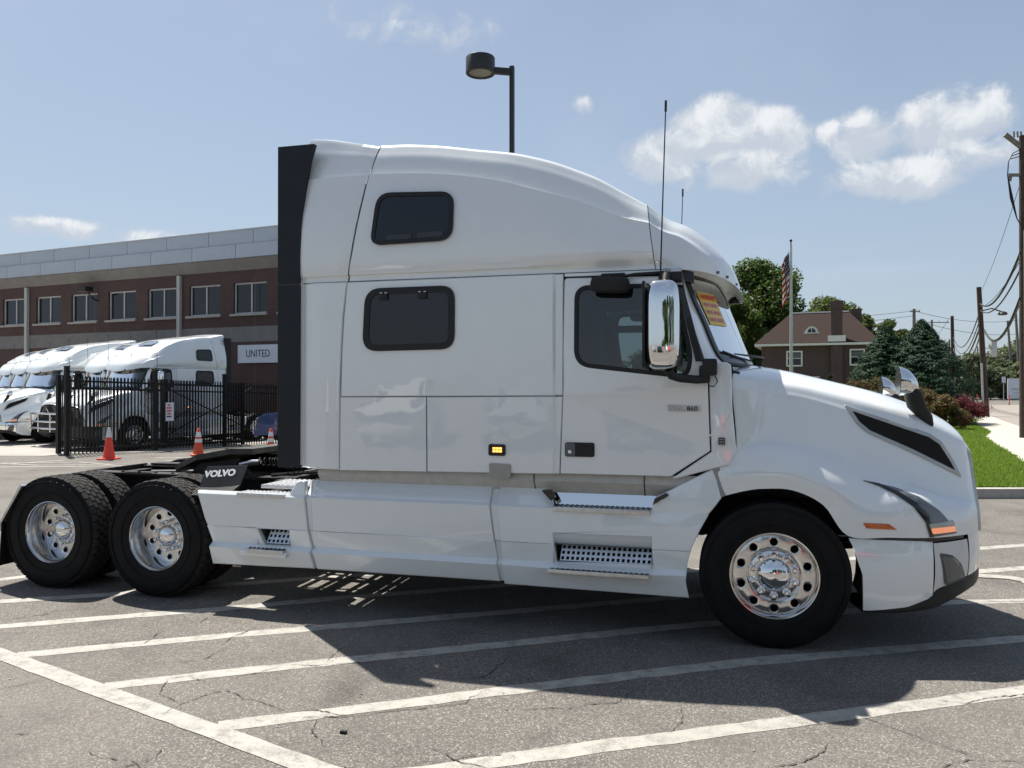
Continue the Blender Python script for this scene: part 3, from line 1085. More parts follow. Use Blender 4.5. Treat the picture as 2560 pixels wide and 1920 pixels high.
    # dealer poster behind the glass, near corner
    def poster(v0, v1, u0, u1, mat, nm, d):
        mb = MB()
        G = []
        for i in range(5):
            z = 2.600 - (.255) * (v0 + (v1 - v0) * i / 4)
            row = []
            for j in range(4):
                w = -(.915 - .17 * (u0 + (u1 - u0) * j / 3) * 1.55 + .0 * i)
                p = ws_pt(w, z); row.append((p[0] + d, p[1] - .004 * (d > 0), p[2]))
            G.append(row)
        mb.grid(G); return mb.build(nm, mat, wsc, 180)
    poster(0, 1, 0, 1, 'sticker_yellow', 'poster', .006)
    poster(.05, .235, .05, .95, 'sticker_orange', 'poster_band', .009)
    for a in (.30, .53, .76): poster(a, a + .15, .05, .95, 'sticker_pink', 'poster_band', .009)
    # lettering in red on the top band and three paler lines
    for (vz, txt, sz) in ((.142, 'WARRANTY', .052),):
        z = 2.600 - .255 * vz
        a, c_ = Vector(ws_pt(-.915, z)), Vector(ws_pt(-.915 + .2635, z))
        up = (Vector(ws_pt(-.78, z + .05)) - Vector(ws_pt(-.78, z - .05))).normalized()
        rt = (c_ - a).normalized(); nr = rt.cross(up).normalized(); up = nr.cross(rt)
        mid = Vector(ws_pt(-.783, z)) + Vector((.0165, -.006, 0))
        t_ = lettering('poster_lettering', txt, sz, 'sticker_red' if vz < .2 else 'sticker_faded', wsc, mid, Matrix((rt, up, nr)).transposed().to_euler(), .0005, bold=.0012, sx=.95)
    # the three lower lines, too faded to read
    for a in (.30, .53, .76):
        for u0, u1 in ((.10, .22), (.26, .36), (.46, .60), (.64, .80)): poster(a + .03, a + .12, u0, u1, 'sticker_faded', 'poster_print', .0115)
    # wipers
    for s, x0 in ((-1, 0), (1, 0)):
        mb = MB()
        b0 = Vector(ws_pt(-.25 if s < 0 else .72, 2.06)) + Vector((.05, 0, .0)); e0 = Vector(ws_pt(-.80 if s < 0 else .1, 2.12)) + Vector((.035, -.0, 0))
        mb.tube([b0, b0 + Vector((.04, 0, .05)), e0], [.014, .012, .006], 6)
        q0, q1 = Vector(ws_pt(-.93 if s < 0 else -.05, 2.135)) + Vector((.02, 0, 0)), Vector(ws_pt(-.48 if s < 0 else .5, 2.075)) + Vector((.03, 0, 0))
        mb.tube([q0, (q0 + q1) / 2 + Vector((.008, 0, -.01)), q1], .008, 6)
        P('wiper', 'black_plastic', mb, 40)

    # ---- doors, pillars, cowl --------------------------------------------
    DW = 1.222
    door_out = [(-1.170, 2.705), (-1.1745, 1.79), (-1.196, 1.194), (-.362, 1.197), (-.079, 1.392), (-.079, 1.410), (-.094, 1.880), (-.118, 2.000), (-.283, 2.655), (-.300, 2.690)]
    win = rpoly([(-1.085, 2.640), (-.325, 2.635), (-.20, 2.085), (-.235, 1.925), (-1.085, 2.025)], (.11, .03, .12, .10, .13), 8)
    dwf = lambda x, z: DW - .045 * max(0, (z - 2.0)) ** 1.2 - (.0 if z > 1.79 else .004)
    for s, side in SB:
        d = panel('door', rpoly(door_out, (.03, .0, .01, .02, .05, .0, .0, .05, .05, .03), 4), dwf, 'white_paint', root, s, holes=[win], cutz=(1.786, 1.794, 2.15, 2.3, 2.45, 2.6), bev=.006)
        wi = offset_poly(win, -.004)
        fr = panel('window_frame', wi, lambda x, z: dwf(x, z) + .003, 'black_plastic', d, s, holes=[offset_poly(win, .028)], cutz=(2.15, 2.3, 2.45), bev=.004, smooth=40)
        panel('window_glass', offset_poly(win, .012), lambda x, z: dwf(x, z) - .012, 'cab_glass', d, s, cutz=(2.15, 2.3, 2.45), thick=0, bev=0)
        # quarter post in the window
        panel('window_post', [(-.478, 2.62), (-.455, 2.62), (-.44, 1.93), (-.468, 1.93)], lambda x, z: dwf(x, z) - .005, 'gloss_black', d, s, thick=.02, bev=.003)
        # handle
        hb = panel('door_handle', rpoly([(-1.158, 1.437), (-.930, 1.437), (-.930, 1.328), (-1.158, 1.328)], .02, 4), DW + .006, 'black_plastic', d, s, bev=.006)
        panel('lock_plate', rpoly([(-1.153, 1.432), (-1.078, 1.432), (-1.078, 1.333), (-1.153, 1.333)], .015, 4), DW + .012, 'interior_grey', d, s, bev=.004)
        lb = MB(); lb.lathe([(.014, 0), (.014, .006), (.010, .008), (.0005, .008)], 16); lb.build('key_lock', 'chrome', d, 40, (-1.118, s * (DW + .011), 1.366), (0, 0, 0 if s > 0 else PI))
        panel('grip', [(-1.07, 1.405), (-.945, 1.405), (-.945, 1.375), (-1.07, 1.375)], DW + .018, 'black_plastic', d, s, thick=.012, bev=.004)
        # model badge
        panel('badge', rpoly([(-.385, 1.727), (-.145, 1.721), (-.150, 1.678), (-.380, 1.682)], .006, 2), DW + .004, 'badge_silver', d, s, thick=.006, bev=.002)
        rot = (R(90), 0, 0) if s < 0 else (R(90), 0, PI)
        lettering('badge_lettering', 'VNL', .050, 'satin_silver', d, (-.318 if s < 0 else -.205, s * (DW + .006), 1.702), rot, .002, bold=.001, sx=1.25)
        lettering('badge_lettering', '860', .046, 'badge_dark', d, (-.205 if s < 0 else -.318, s * (DW + .006), 1.701), rot, .002, bold=.001, sx=1.15)
        # dark strip at the foot of the screen pillar
        panel('pillar_trim', [(-.318, 2.62), (-.270, 2.62), (-.125, 2.050), (-.180, 2.050)], lambda x, z: 1.234 - .045 * max(0, (z - 2.0)) ** 1.2, 'gloss_black', root, s, cutz=(2.2, 2.4), bev=.004)
        # screen pillar, a curved strip between the door and the screen
        G = []
        for k in range(13):
            z = 2.03 + .73 * k / 12
            dx = interp([(2.0, -.100), (2.05, -.112), (2.43, -.232), (2.60, -.262), (2.80, -.298)], z)
            w0 = 1.205 - .05 * max(0, z - 2.0) ** 1.2
            e = ws_pt(1.0, z)
            row = []
            for q in range(6):
                t = q / 5
                row.append((dx + (e[0] - dx) * (t ** 1.25), s * (w0 + (1.0 - w0) * (1 - math.cos(t * PI / 2)) * .9 + (1.0 - w0) * .1 * t), z))
            G.append(row)
        mb = MB(); mb.grid(G); P('screen_pillar', 'white_paint', mb, 180)
        cow = [(-.094, 1.990), (-.110, 2.045), (.040, 2.045), (.070, 2.026), (.074, 1.97), (.080, 1.709), (.105, 1.433), (.113, 1.400), (.050, 1.290), (-.028, 1.270), (-.33, 1.180), (-.350, 1.184), (-.069, 1.386), (-.069, 1.410), (-.084, 1.880)]
        panel('cowl_panel', cow, lambda x, z: 1.212 - .06 * max(0, z - 1.7) - .25 * max(0, x) * (z > 1.3), 'white_paint', root, s, cutz=(1.5, 1.7, 1.85), cutx=(0.0,), bev=.008)
        panel('emblem_plate', rpoly([(-.019, 1.491), (.027, 1.491), (.027, 1.437), (-.019, 1.437)], .004, 2), 1.222, 'badge_dark', root, s, thick=.012, bev=.002)
        for k in range(3):
            panel('emblem_line', [(-.013, 1.482 - .017 * k), (.021, 1.482 - .017 * k), (.021, 1.475 - .017 * k), (-.013, 1.475 - .017 * k)], 1.2225, 'plate_tan', root, s, thick=0, bev=0)
        # header above the door
        panel('door_header', [(-1.164, 2.737), (-.40, 2.737), (-.285, 2.737), (-.288, 2.712), (-1.164, 2.714)], 1.206, 'white_paint', root, s, bev=.004)
    # interior: seats, wheel, dash, curtain
    for s in (-1, 1):
        mb = MB(); mb.cbox((-.78, s * .55, 1.62), (.50, .50, .16), .05); mb.cbox((-1.02, s * .55, 2.02), (.14, .48, .75), .06, Matrix.Rotation(R(-8), 3, 'Y')); mb.cbox((-1.06, s * .55, 2.46), (.10, .28, .18), .04)
        mb.box((-.78, s * .55, 1.36), (.35, .35, .36))
        P('seat', 'interior_dark', mb, 40)
    mb = MB(); mb.cbox((-.02, 0, 1.86), (.34, 2.1, .26), .06); P('dashboard', 'interior_dark', mb, 40)
    mb = MB(); mb.lathe([(.21, -.012), (.222, 0), (.21, .012), (.198, 0), (.21, -.012)], 28, 'z'); mb.box((0, 0, 0), (.4, .05, .012)); mb.build('steering_wheel', 'black_plastic', root, 60, (-.33, .55, 1.93), (0, R(-28), 0))
    mb = MB(); mb.box((-1.20, 0, 1.95), (.04, 2.30, 1.50)); mb.box((-.7, 0, 2.70), (1.0, 2.2, .06)); P('cab_lining', 'curtain', mb, None)
    mb = MB(); mb.box((-.70, .93, 2.475), (.74, .004, .075)); mb.build('sun_strip', 'interior_dark', root, None, (0, .20, 0))
    lettering('door_lettering', 'COUNTY MOTORS', .088, 'satin_silver', root, (-.70, 1.124, 2.475), (R(90), 0, PI), .0005, sx=.86)

    # ---- bonnet ------------------------------------------------------------
    HR = [
        [(.034, 1.19, 1.068), (.000, 1.198, 1.18), (-.022, 1.185, 1.268), (.030, 1.175, 1.345), (.112, 1.155, 1.420), (.088, 1.145, 1.70), (.083, 1.115, 1.885), (.090, 1.04, 1.965), (.10, .60, 2.030), (.10, 0, 2.050)],
        [(.16, 1.19, 1.104), (.14, 1.20, 1.22), (.14, 1.175, 1.33), (.165, 1.145, 1.405), (.19, 1.115, 1.46), (.19, 1.095, 1.70), (.19, 1.06, 1.865), (.19, .98, 1.955), (.20, .55, 2.035), (.20, 0, 2.055)],
        [(.30, 1.19, 1.126), (.30, 1.20, 1.24), (.31, 1.165, 1.37), (.32, 1.11, 1.432), (.33, 1.06, 1.49), (.33, 1.03, 1.69), (.33, .985, 1.84), (.33, .90, 1.935), (.33, .50, 2.022), (.33, 0, 2.042)],
        [(.50, 1.19, 1.120), (.52, 1.20, 1.24), (.54, 1.135, 1.36), (.56, 1.08, 1.415), (.57, 1.04, 1.475), (.58, 1.00, 1.66), (.58, .955, 1.80), (.58, .865, 1.895), (.58, .50, 1.970), (.58, 0, 1.990)],
        [(.70, 1.19, 1.022), (.76, 1.20, 1.14), (.81, 1.125, 1.26), (.85, 1.065, 1.32), (.87, 1.02, 1.385), (.89, .985, 1.565), (.90, .915, 1.71), (.90, .825, 1.812), (.90, .48, 1.890), (.90, 0, 1.910)],
        [(.86, 1.19, .815), (.95, 1.195, .99), (1.04, 1.12, 1.14), (1.10, 1.045, 1.20), (1.15, .98, 1.27), (1.18, .93, 1.45), (1.20, .855, 1.615), (1.20, .77, 1.728), (1.20, .44, 1.810), (1.20, 0, 1.830)],
        [(1.13, 1.175, .812), (1.21, 1.165, .965), (1.29, 1.105, 1.09), (1.35, 1.00, 1.135), (1.39, .91, 1.19), (1.43, .845, 1.37), (1.45, .785, 1.53), (1.45, .70, 1.64), (1.45, .40, 1.720), (1.45, 0, 1.743)],
        [(1.42, 1.10, .812), (1.46, 1.075, .93), (1.51, 1.02, 1.015), (1.55, .93, 1.06), (1.58, .85, 1.11), (1.61, .78, 1.28), (1.63, .715, 1.44), (1.63, .63, 1.555), (1.63, .36, 1.635), (1.63, 0, 1.66)],
        [(1.65, .96, .818), (1.67, .94, .91), (1.69, .90, .975), (1.71, .845, 1.02), (1.72, .785, 1.07), (1.735, .715, 1.22), (1.745, .65, 1.375), (1.75, .57, 1.475), (1.75, .32, 1.55), (1.75, 0, 1.58)],
        [(1.785, .81, .822), (1.785, .80, .90), (1.785, .785, .965), (1.785, .76, 1.01), (1.785, .73, 1.06), (1.785, .665, 1.18), (1.785, .60, 1.31), (1.785, .52, 1.40), (1.79, .28, 1.465), (1.795, 0, 1.485)],
    ]
    for p_ in HR: p_[5] = (p_[5][0], p_[6][1] + (p_[5][1] - p_[6][1]) * .45, p_[6][2] + (p_[5][2] - p_[6][2]) * .50)
    HR.insert(0, [(p[0] - .003, max(0, p[1] - .035) if p[1] > .7 else p[1], p[2] - (.03 if p[1] <= 1.05 else 0)) for p in HR[0]])
    Q = resample(HR, 6, 5)
    mb = MB(); mirrored_grid(mb, Q); bon = P('bonnet', 'white_paint', mb, None); weld(bon); finish(bon.data, 50)
    tri = []
    near = [Vector((p[0], -p[1], p[2])) for row in Q for p in row]
    n, mm = Q.shape[0], Q.shape[1]
    faces = [(i * mm + j, (i + 1) * mm + j, (i + 1) * mm + j + 1, i * mm + j + 1) for i in range(n - 1) for j in range(mm - 1)]
    bvh = BVHTree.FromPolygons(near, faces)

    def on_bonnet(x, z):
        h = bvh.ray_cast(Vector((x, -3, z)), Vector((0, 1, 0)))
        if h[0] is None:
            q = bvh.find_nearest(Vector((x, -.9, z)))
            return -q[0].y
        return -h[0].y

    def drape(name, poly, off, mat, parent, holes=(), cut=.06, thick=.012, bev=.003, smooth=50):
        x0, x1 = min(p[0] for p in poly), max(p[0] for p in poly)
        z0, z1 = min(p[1] for p in poly), max(p[1] for p in poly)
        cz = [z0 + cut * k for k in range(1, int((z1 - z0) / cut) + 1)]
        cx = [x0 + cut * k for k in range(1, int((x1 - x0) / cut) + 1)]
        out = []
        for s in (-1, 1):
            out.append(panel(name, poly, lambda x, z: on_bonnet(x, z) + off, mat, parent if not isinstance(parent, list) else parent[0 if s < 0 else 1], s, holes, cz, cx, thick, bev, smooth))
        return out
    vent = VENT
    tr = drape('vent_trim', rpoly(offset_poly(vent, -.026), .015, 3), .011, 'satin_silver', root, holes=[vent])
    drape('vent_mesh', offset_poly(vent, -.004), .0075, 'void_black', tr, thick=0, bev=0, cut=.035)
    hl = drape('headlight', rpoly(HEADL, .006, 2), .006, 'smoked_lens', root)
    drape('lens_border', [HEADL[0], HEADL[10], HEADL[9], HEADL[8], HEADL[7], HEADL[6], (HEADL[6][0] + .030, HEADL[6][1] + .003), (HEADL[7][0] + .030, HEADL[7][1] + .022), (HEADL[8][0] + .028, HEADL[8][1] + .026), (HEADL[9][0] + .018, HEADL[9][1] + .022), (HEADL[10][0] + .008, HEADL[10][1] + .015)], .010, 'gloss_black', hl, thick=.006, bev=.001)
    drape('turn_signal', AMBER, .011, 'amber_lit', hl, thick=.006, bev=.002)
    drape('reflector_band', [(AMBER[0][0] - .012, AMBER[0][1] + .030), (AMBER[1][0] - .012, AMBER[1][1] + .040), AMBER[1], AMBER[0]], .010, 'satin_silver', hl, thick=.004, bev=.001)
    drape('side_marker', rpoly(MARKER, .006, 2), .008, 'amber_lens', root, thick=.010, bev=.003)
    # grille
    G = []
    for j in range(0, mm):
        p = Q[-1][j]
        G.append([(p[0] + .002, p[1] * .97, p[2]), (p[0] + .035, p[1] * .93, .80 + (p[2] - .80) * .985)])
    mb = MB(); mirrored_grid(mb, G); 
    gs = MB(); mirrored_grid(gs, G); P('grille_surround', 'satin_silver', gs, 60)
    mb = MB()
    for s in (-1, 1):
        mb.grid([[(p[1][0] - .012, s * p[1][1], p[1][2]) for p in G], [(p[1][0] + .03, 0.0, p[1][2]) for p in G]])
    gr = P('grille', 'void_black', mb, None)
    mb = MB()
    for k in range(11):
        z = .86 + .052 * k
        wmax = .60 - .22 * max(0, (z - .95)) / .45
        for s in (-1, 1):
            for i in range(8):
                wa = wmax * (i + .12) / 8; wb = wmax * (i + .80) / 8
                xa = lambda w: 1.815 + .03 * (1 - w / .6)
                mb.add([(xa(wa), s * wa, z), (xa(wb), s * wb, z), (xa(wb), s * wb, z + .012), (xa(wa), s * wa, z + .012)], [(0, 1, 2, 3)])
    mb.build('grille_bar', 'satin_silver', gr)
    mb = MB(); mb.box((1.86, 0, 1.15), (.012, .50, .04), Matrix.Rotation(R(-50), 3, 'X')); mb.build('grille_badge', 'chrome', gr)
    # wheel housings
    for s in (-1, 1):
        mb = MB(); G = []
        for k in range(25):
            t = PI * k / 24 * 1.14 - .05 * PI
            x, z = .36 - .64 * math.cos(t), .52 + .64 * math.sin(t)
            G.append([(x, s * 1.16, z), (x, s * .62, z)])
        mb.grid(G)
        P('wheel_housing', 'void_black', mb, 60)

    # ---- bumper --------------------------------------------------------------
    def bw(t):   # plan line of the bumper, t along x
        return interp([(.86, 1.178), (1.1, 1.165), (1.3, 1.125), (1.42, 1.085), (1.55, 1.02), (1.65, .945), (1.75, .83), (1.82, .70), (1.87, .50), (1.895, .25), (1.90, 0)], t)
    def bz1(x): return interp([(.86, .806), (1.34, .798), (1.42, .790), (1.6, .80), (1.9, .812)], x)
    def bz0(x): return interp([(.86, .292), (1.0, .292), (1.25, .325), (1.40, .385), (1.46, .44), (1.65, .50), (1.9, .545)], x)
    def bsurf(xs, f0, f1, nz=8, bulge=.02):
        out = []
        for x in xs:
            row = []
            for k in range(nz + 1):
                t = k / nz
                z = f0(x) + (f1(x) - f0(x)) * t
                b_ = bulge * math.sin(PI * (.12 + .76 * t)) - bulge * .5
                row.append((x + b_ * .6, max(0, bw(x) + (b_ if bw(x) > .1 else 0)), z))
            out.append(row)
        return out
    def arch_edge(z):  # rear edge of the bumper side
        return interp([(.25, .962), (.303, .962), (.552, .955), (.728, .905), (.80, .872), (.81, .868)], z)
    for s in (-1, 1):
        G = []
        for i in range(15):
            row = []
            for k in range(11):
                t = k / 10
                x0_ = arch_edge(.292 + (.806 - .292) * t)
                x = x0_ + (1.424 - x0_) * i / 14
                z = bz0(x) + (bz1(x) - .012 - bz0(x)) * t
                b_ = .045 * math.sin(PI * (.12 + .72 * t)) - .022
                row.append((x, s * (bw(x) + b_), z))
            G.append(row)
        G = [[(p[0], p[1] - s * .035, p[2]) for p in G[0]]] + G + [[(p[0] + .004, p[1] - s * .03, p[2]) for p in G[-1]]]
        mb = MB(); mb.grid(G); mb.grid([[g[-1], (g[-1][0], g[-1][1] - s * .06, g[-1][2] + .004)] for g in G]); mb.grid([[g[0], (g[0][0], g[0][1] - s * .06, g[0][2])] for g in G])
        P('bumper_end', 'white_paint', mb, 40)
        xs = [1.432 + (1.690 - 1.432) * i / 12 for i in range(13)]
        mb = MB(); mb.grid([[(p[0], s * p[1], p[2]) for p in row] for row in bsurf(xs, lambda x: bz0(x) + .012, lambda x: bz1(x) - .022)])
        bz = P('fog_lamp_bezel', 'bezel_silver', mb, 40)
        fl = [(1.485, .688), (1.560, .672), (1.622, .615), (1.652, .520), (1.519, .487)]
        panel('fog_lamp', rpoly(fl, .02, 3), lambda x, z: bw(x) + .020, 'fog_lens', bz, s, cutx=(1.5, 1.53, 1.56, 1.59, 1.62, 1.65), thick=.012, bev=.004)
        panel('lamp_ring', rpoly(offset_poly(fl, -.012), .02, 3), lambda x, z: bw(x) + .0145, 'interior_grey', bz, s, holes=[rpoly(fl, .02, 3)], cutx=(1.5, 1.53, 1.56, 1.59, 1.62, 1.65), thick=.012, bev=.002)
        xs = [.962 + (1.90 - .962) * i / 26 for i in range(27)]
        lo = lambda x: interp([(.96, .275), (1.2, .280), (1.45, .315), (1.65, .40), (1.9, .47)], x)
        mb = MB(); mb.grid([[(p[0], s * p[1] * .985, p[2]) for p in row] + [(row[-1][0] - .12, s * row[-1][1] * .7, row[-1][2] + .05)] for row in [r[::-1] for r in bsurf(xs, lo, lambda x: bz0(x) + .014, 4, .01)]])
        P('bumper_lip', 'black_plastic', mb, 40)
        # black backing behind the joints of the bumper
        xs = [.99 + (1.88 - .99) * i / 16 for i in range(17)]
        mb = MB(); mb.grid([[(x, s * (bw(x) - .026), bz0(x) + .03), (x, s * (bw(x) - .026), bz1(x) + .03)] for x in xs]); P('bumper_gap', 'gloss_black', mb, 40)
    xs = [1.698 + (1.90 - 1.698) * (1 - (1 - i / 14) ** 1.8) for i in range(15)]
    mb = MB(); mirrored_grid(mb, bsurf(xs, lambda x: bz0(x) + .010, lambda x: bz1(x) + .012)); P('bumper_centre', 'white_paint', mb, 40)

    # ---- skirts ----------------------------------------------------------------
    SKW = 1.250
    def sk(x, z):
        if z > .955: return SKW - .035 - (z - .955) * .85
        if z > .930: return SKW - .035 * (z - .930) / .025
        if z > .660: return SKW
        if z > .652: return SKW - .014
        if z > .512: return SKW - .004 - .022 * (.652 - z) / .14
        if z > .478: return SKW - .026 + .052 * (.512 - z) / .034
        return SKW + .026 - .045 * (.478 - z) / .16
    CZ = (.478, .512, .6519, .6521, .6599, .6601, .930, .955)
    for s in (-1, 1):
        # front skirt with the two steps: runs from the middle seam into the wing
        o_ = [(-1.715, 1.077), (-1.36, 1.082), (-1.335, 1.078), (-1.268, .985), (-1.250, .935), (-.505, .937), (-.488, .995), (-.470, 1.040), (-.375, 1.090), (-.056, 1.262), (-.000, 1.050), (-.035, 1.000), (-.09, .929), (-.150, .815), (-.207, .684), (-.240, .56), (-.252, .43), (-.231, .309), (-1.640, .319)]
        o_[0] = (-1.706, 1.077)
        def w3(x, z):
            w = sk(x, z)
            if z > .93 and x > -.52: w = SKW - .02 - .05 * max(0, z - 1.0) / .28 - .0
            if z < .5 and -1.45 < x < -.32:   # ledge below the lower step
                k = min(1, (x + 1.45) / .25, (-.32 - x) / .20)
                w += .035 * k * max(0, min(1, (z - .37) / .10))
            return w
        hole = [(-1.250, .738), (-.499, .745), (-.497, .535), (-1.225, .515)]
        p3 = panel('step_skirt', o_, w3, 'white_paint', root, s, holes=[hole], cutz=CZ + (.37, .42, 1.0, 1.1, 1.2), cutx=(-1.45, -1.2, -.52, -.32), bev=.006, thick=.05)
        panel('step_hood', [(-1.254, .742), (-.496, .749), (-.500, .650), (-1.248, .650)], lambda x, z: SKW - .004 - .050 * max(0, (.74 - z)) / .09, 'white_paint', p3, s, thick=.02, bev=.004)
        # recess with perforated kick plate
        mb = MB()
        x0, x1 = -1.244, -.500
        mb.add([(x0, s * 1.24, .655), (x1, s * 1.24, .655), (x1, s * 1.08, .655), (x0, s * 1.08, .655), (x0, s * 1.24, .50), (x1, s * 1.24, .50), (x1, s * 1.08, .50), (x0, s * 1.08, .50)], [(0, 1, 2, 3), (3, 2, 6, 7), (0, 3, 7, 4), (1, 2, 6, 5)])
        mb.build('step_recess', 'interior_grey', p3)
        def perforated(nm, A, B, C, nx, ny, fill, mat, parent, small=True):
            """A origin, B along, C up: plate with square holes"""
            A, B, C = Vector(A), Vector(B), Vector(C)
            nrm_ = B.cross(C).normalized() * .003
            mb = MB()
            for i in range(nx):
                for j in range(ny):
                    u0, u1 = i / nx, (i + 1) / nx; v0, v1 = j / ny, (j + 1) / ny
                    m_ = (1 - fill) / 2
                    a, b_, c_, d_ = u0 + m_ / nx, u1 - m_ / nx, v0 + m_ / ny, v1 - m_ / ny
                    pt = lambda u, v: A + B * u + C * v
                    O = [pt(u0, v0), pt(u1, v0), pt(u1, v1), pt(u0, v1)]; I = [pt(a, c_), pt(b_, c_), pt(b_, d_), pt(a, d_)]
                    mb.add(O + I + [q - nrm_ for q in I], [(0, 1, 5, 4), (1, 2, 6, 5), (2, 3, 7, 6), (3, 0, 4, 7)] + [(4 + q, 4 + (q + 1) % 4, 8 + (q + 1) % 4, 8 + q) for q in range(4)])
            return mb.build(nm, mat, parent)
        perforated('kick_plate', (-1.205, s * 1.195, .522), (.700, 0, .006), (.012, s * -.045, .118), 18, 3, .58, 'brushed_aluminium', p3)
        mb = MB(); mb.box((-.86, s * 1.12, .585), (.74, .01, .14)); mb.build('kick_plate_backing', 'void_black', p3)
        def tread(nm, xa, xb, z, w0, w1, parent):
            mb = MB(); mb.cbox(((xa + xb) / 2, s * (w0 + w1) / 2, z - .018), (xb - xa, abs(w1 - w0), .036), .004)
            o2 = mb.build(nm, 'brushed_aluminium', parent, 30)
            mb = MB(); n_ = int((xb - xa) / .038)
            for i in range(n_):
                for j in range(4):
                    cx_ = xa + (xb - xa) * (i + .5) / n_ + (.008 if j % 2 else -.008)
                    wy = w0 + (w1 - w0) * (j + .6) / 4.4
                    mb.box((cx_, s * wy, z + .0015), (.020, .013, .004))
            mb.build('tread_grip', 'black_metal', o2)
            return o2
        tread('lower_step', -1.268, -.512, .484, 1.16, 1.345, p3)
        tread('upper_step', -1.250, -.506, .945, 1.10, 1.262, p3)
        # polished back wall of the upper step well and its black end caps
        mb = MB(); mb.add([(-1.30, s * 1.125, .945), (-.44, s * 1.125, .945), (-.44, s * 1.095, 1.065), (-1.30, s * 1.095, 1.065)], [(0, 1, 2, 3)]); mb.build('step_well', 'chrome', p3)
        panel('step_cap', rpoly([(-1.340, 1.064), (-1.270, 1.070), (-1.232, 1.012), (-1.262, .985)], .008, 2), SKW - .004, 'gloss_black', p3, s, thick=.06, bev=.006)
        panel('step_cap', rpoly([(-.492, .985), (-.478, 1.032), (-.392, 1.078), (-.372, 1.060)], .006, 2), SKW - .002, 'gloss_black', p3, s, thick=.05, bev=.004)
        # middle skirt over the tank
        panel('tank_skirt', [(-3.340, 1.070), (-1.775, 1.078), (-1.763, .95), (-1.742, .78), (-1.700, .500), (-1.676, .338), (-3.274, .334), (-3.306, .66), (-3.332, .95)], sk, 'white_paint', root, s, cutz=CZ, bev=.008, thick=.06)
        # rear skirt
        o_ = [(-4.440, .955), (-3.62, .953), (-3.53, .957), (-3.480, 1.055), (-3.430, 1.072), (-3.400, 1.062), (-3.390, .95), (-3.358, .66), (-3.325, .49), (-3.296, .337), (-4.289, .320), (-4.299, .53), (-4.36, .72)]
        h2 = [(-3.838, .650), (-3.532, .652), (-3.530, .515), (-3.780, .510)]
        p1 = panel('rear_skirt', o_, lambda x, z: sk(x, min(z, .94)) - .02 * max(0, z - .95) / .1, 'white_paint', root, s, holes=[h2], cutz=CZ[:4] + (.93,), bev=.006, thick=.05)
        mb = MB(); mb.add([(-3.84, s * 1.23, .655), (-3.53, s * 1.23, .655), (-3.53, s * 1.08, .655), (-3.84, s * 1.08, .655), (-3.84, s * 1.23, .50), (-3.53, s * 1.23, .50), (-3.53, s * 1.08, .50), (-3.84, s * 1.08, .50)], [(0, 1, 2, 3), (3, 2, 6, 7), (0, 3, 7, 4), (1, 2, 6, 5)]); mb.build('step_recess', 'interior_grey', p1)
        perforated('kick_plate', (-3.775, s * 1.20, .520), (.245, 0, .002), (.020, s * -.05, .122), 6, 3, .55, 'brushed_aluminium', p1)
        mb = MB(); mb.box((-3.66, s * 1.12, .585), (.29, .01, .14)); mb.build('kick_plate_backing', 'void_black', p1)
        tread('lower_step', -3.900, -3.540, .490, 1.17, 1.325, p1)
        mb = MB(); mb.cbox((-3.74, s * 1.285, .448), (.44, .06, .05), .015); mb.build('step_ledge', 'white_paint', p1, 40)
        for xs_ in ([(-3.395, 1.062), (-3.345, 1.066), (-3.335, .95), (-3.308, .66), (-3.278, .34), (-3.292, .34), (-3.322, .49), (-3.354, .66), (-3.386, .95)], [(-1.772, 1.072), (-1.712, 1.072), (-1.700, .95), (-1.682, .78), (-1.648, .34), (-1.672, .34), (-1.696, .5), (-1.738, .78), (-1.760, .95)]):
            panel('skirt_joint', xs_, lambda x, z: sk(x, z) - .028, 'white_paint', root, s, cutz=CZ, bev=0, thick=.02)
        # deck step behind the sleeper
        mb = MB(); mb.cbox((-3.80, s * 1.19, .935), (.46, .15, .04), .006); o2 = mb.build('deck_step', 'brushed_aluminium', p1, 30)
        mb = MB()
        for i in range(11):
            for j in range(4): mb.box((-4.0 + .04 * i + (.01 if j % 2 else 0), s * (1.13 + .035 * j), .957), (.016, .012, .004))
        mb.build('tread_grip', 'white_print', o2)
        # recessed sill below the cab
        mb = MB(); mb.grid([[(-3.30, s * 1.16, 1.20), (-.10, s * 1.16, 1.20)], [(-3.30, s * 1.175, 1.13), (-.10, s * 1.175, 1.13)], [(-3.30, s * 1.10, 1.03), (-.10, s * 1.10, 1.03)], [(-3.30, s * 1.10, .98), (-.10, s * 1.10, .98)]])
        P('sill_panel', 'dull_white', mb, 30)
        for x in (-1.415, -.56):
            mb = MB(); mb.grid([[(x - .004, s * 1.177, 1.19), (x + .004, s * 1.177, 1.19)], [(x - .004, s * 1.178, 1.13), (x + .004, s * 1.178, 1.13)], [(x - .004, s * 1.104, 1.03), (x + .004, s * 1.104, 1.03)]]); P('sill_joint', 'gloss_black', mb, None)
        # small fixtures on the flank
        lp = panel('marker_housing', rpoly([(-1.770, 1.412), (-1.632, 1.412), (-1.632, 1.322), (-1.770, 1.322)], .018, 3), WS + .012, 'black_plastic', root, s, bev=.005)
        mb = MB()
        for i in range(3):
            for j in range(2): mb.cbox((-1.722 + .026 * i, s * (WS + .015), 1.358 + .022 * j), (.022, .012, .017), .003)
        mb.build('lamp_segment', 'amber_glow', lp, 30)
        panel('fuel_cap_plate', rpoly([(-1.765, 1.262), (-1.590, 1.258), (-1.590, 1.150), (-1.610, 1.138), (-1.755, 1.140)], .014, 3), WS + .016, 'plate_tan', root, s, thick=.03, bev=.004)

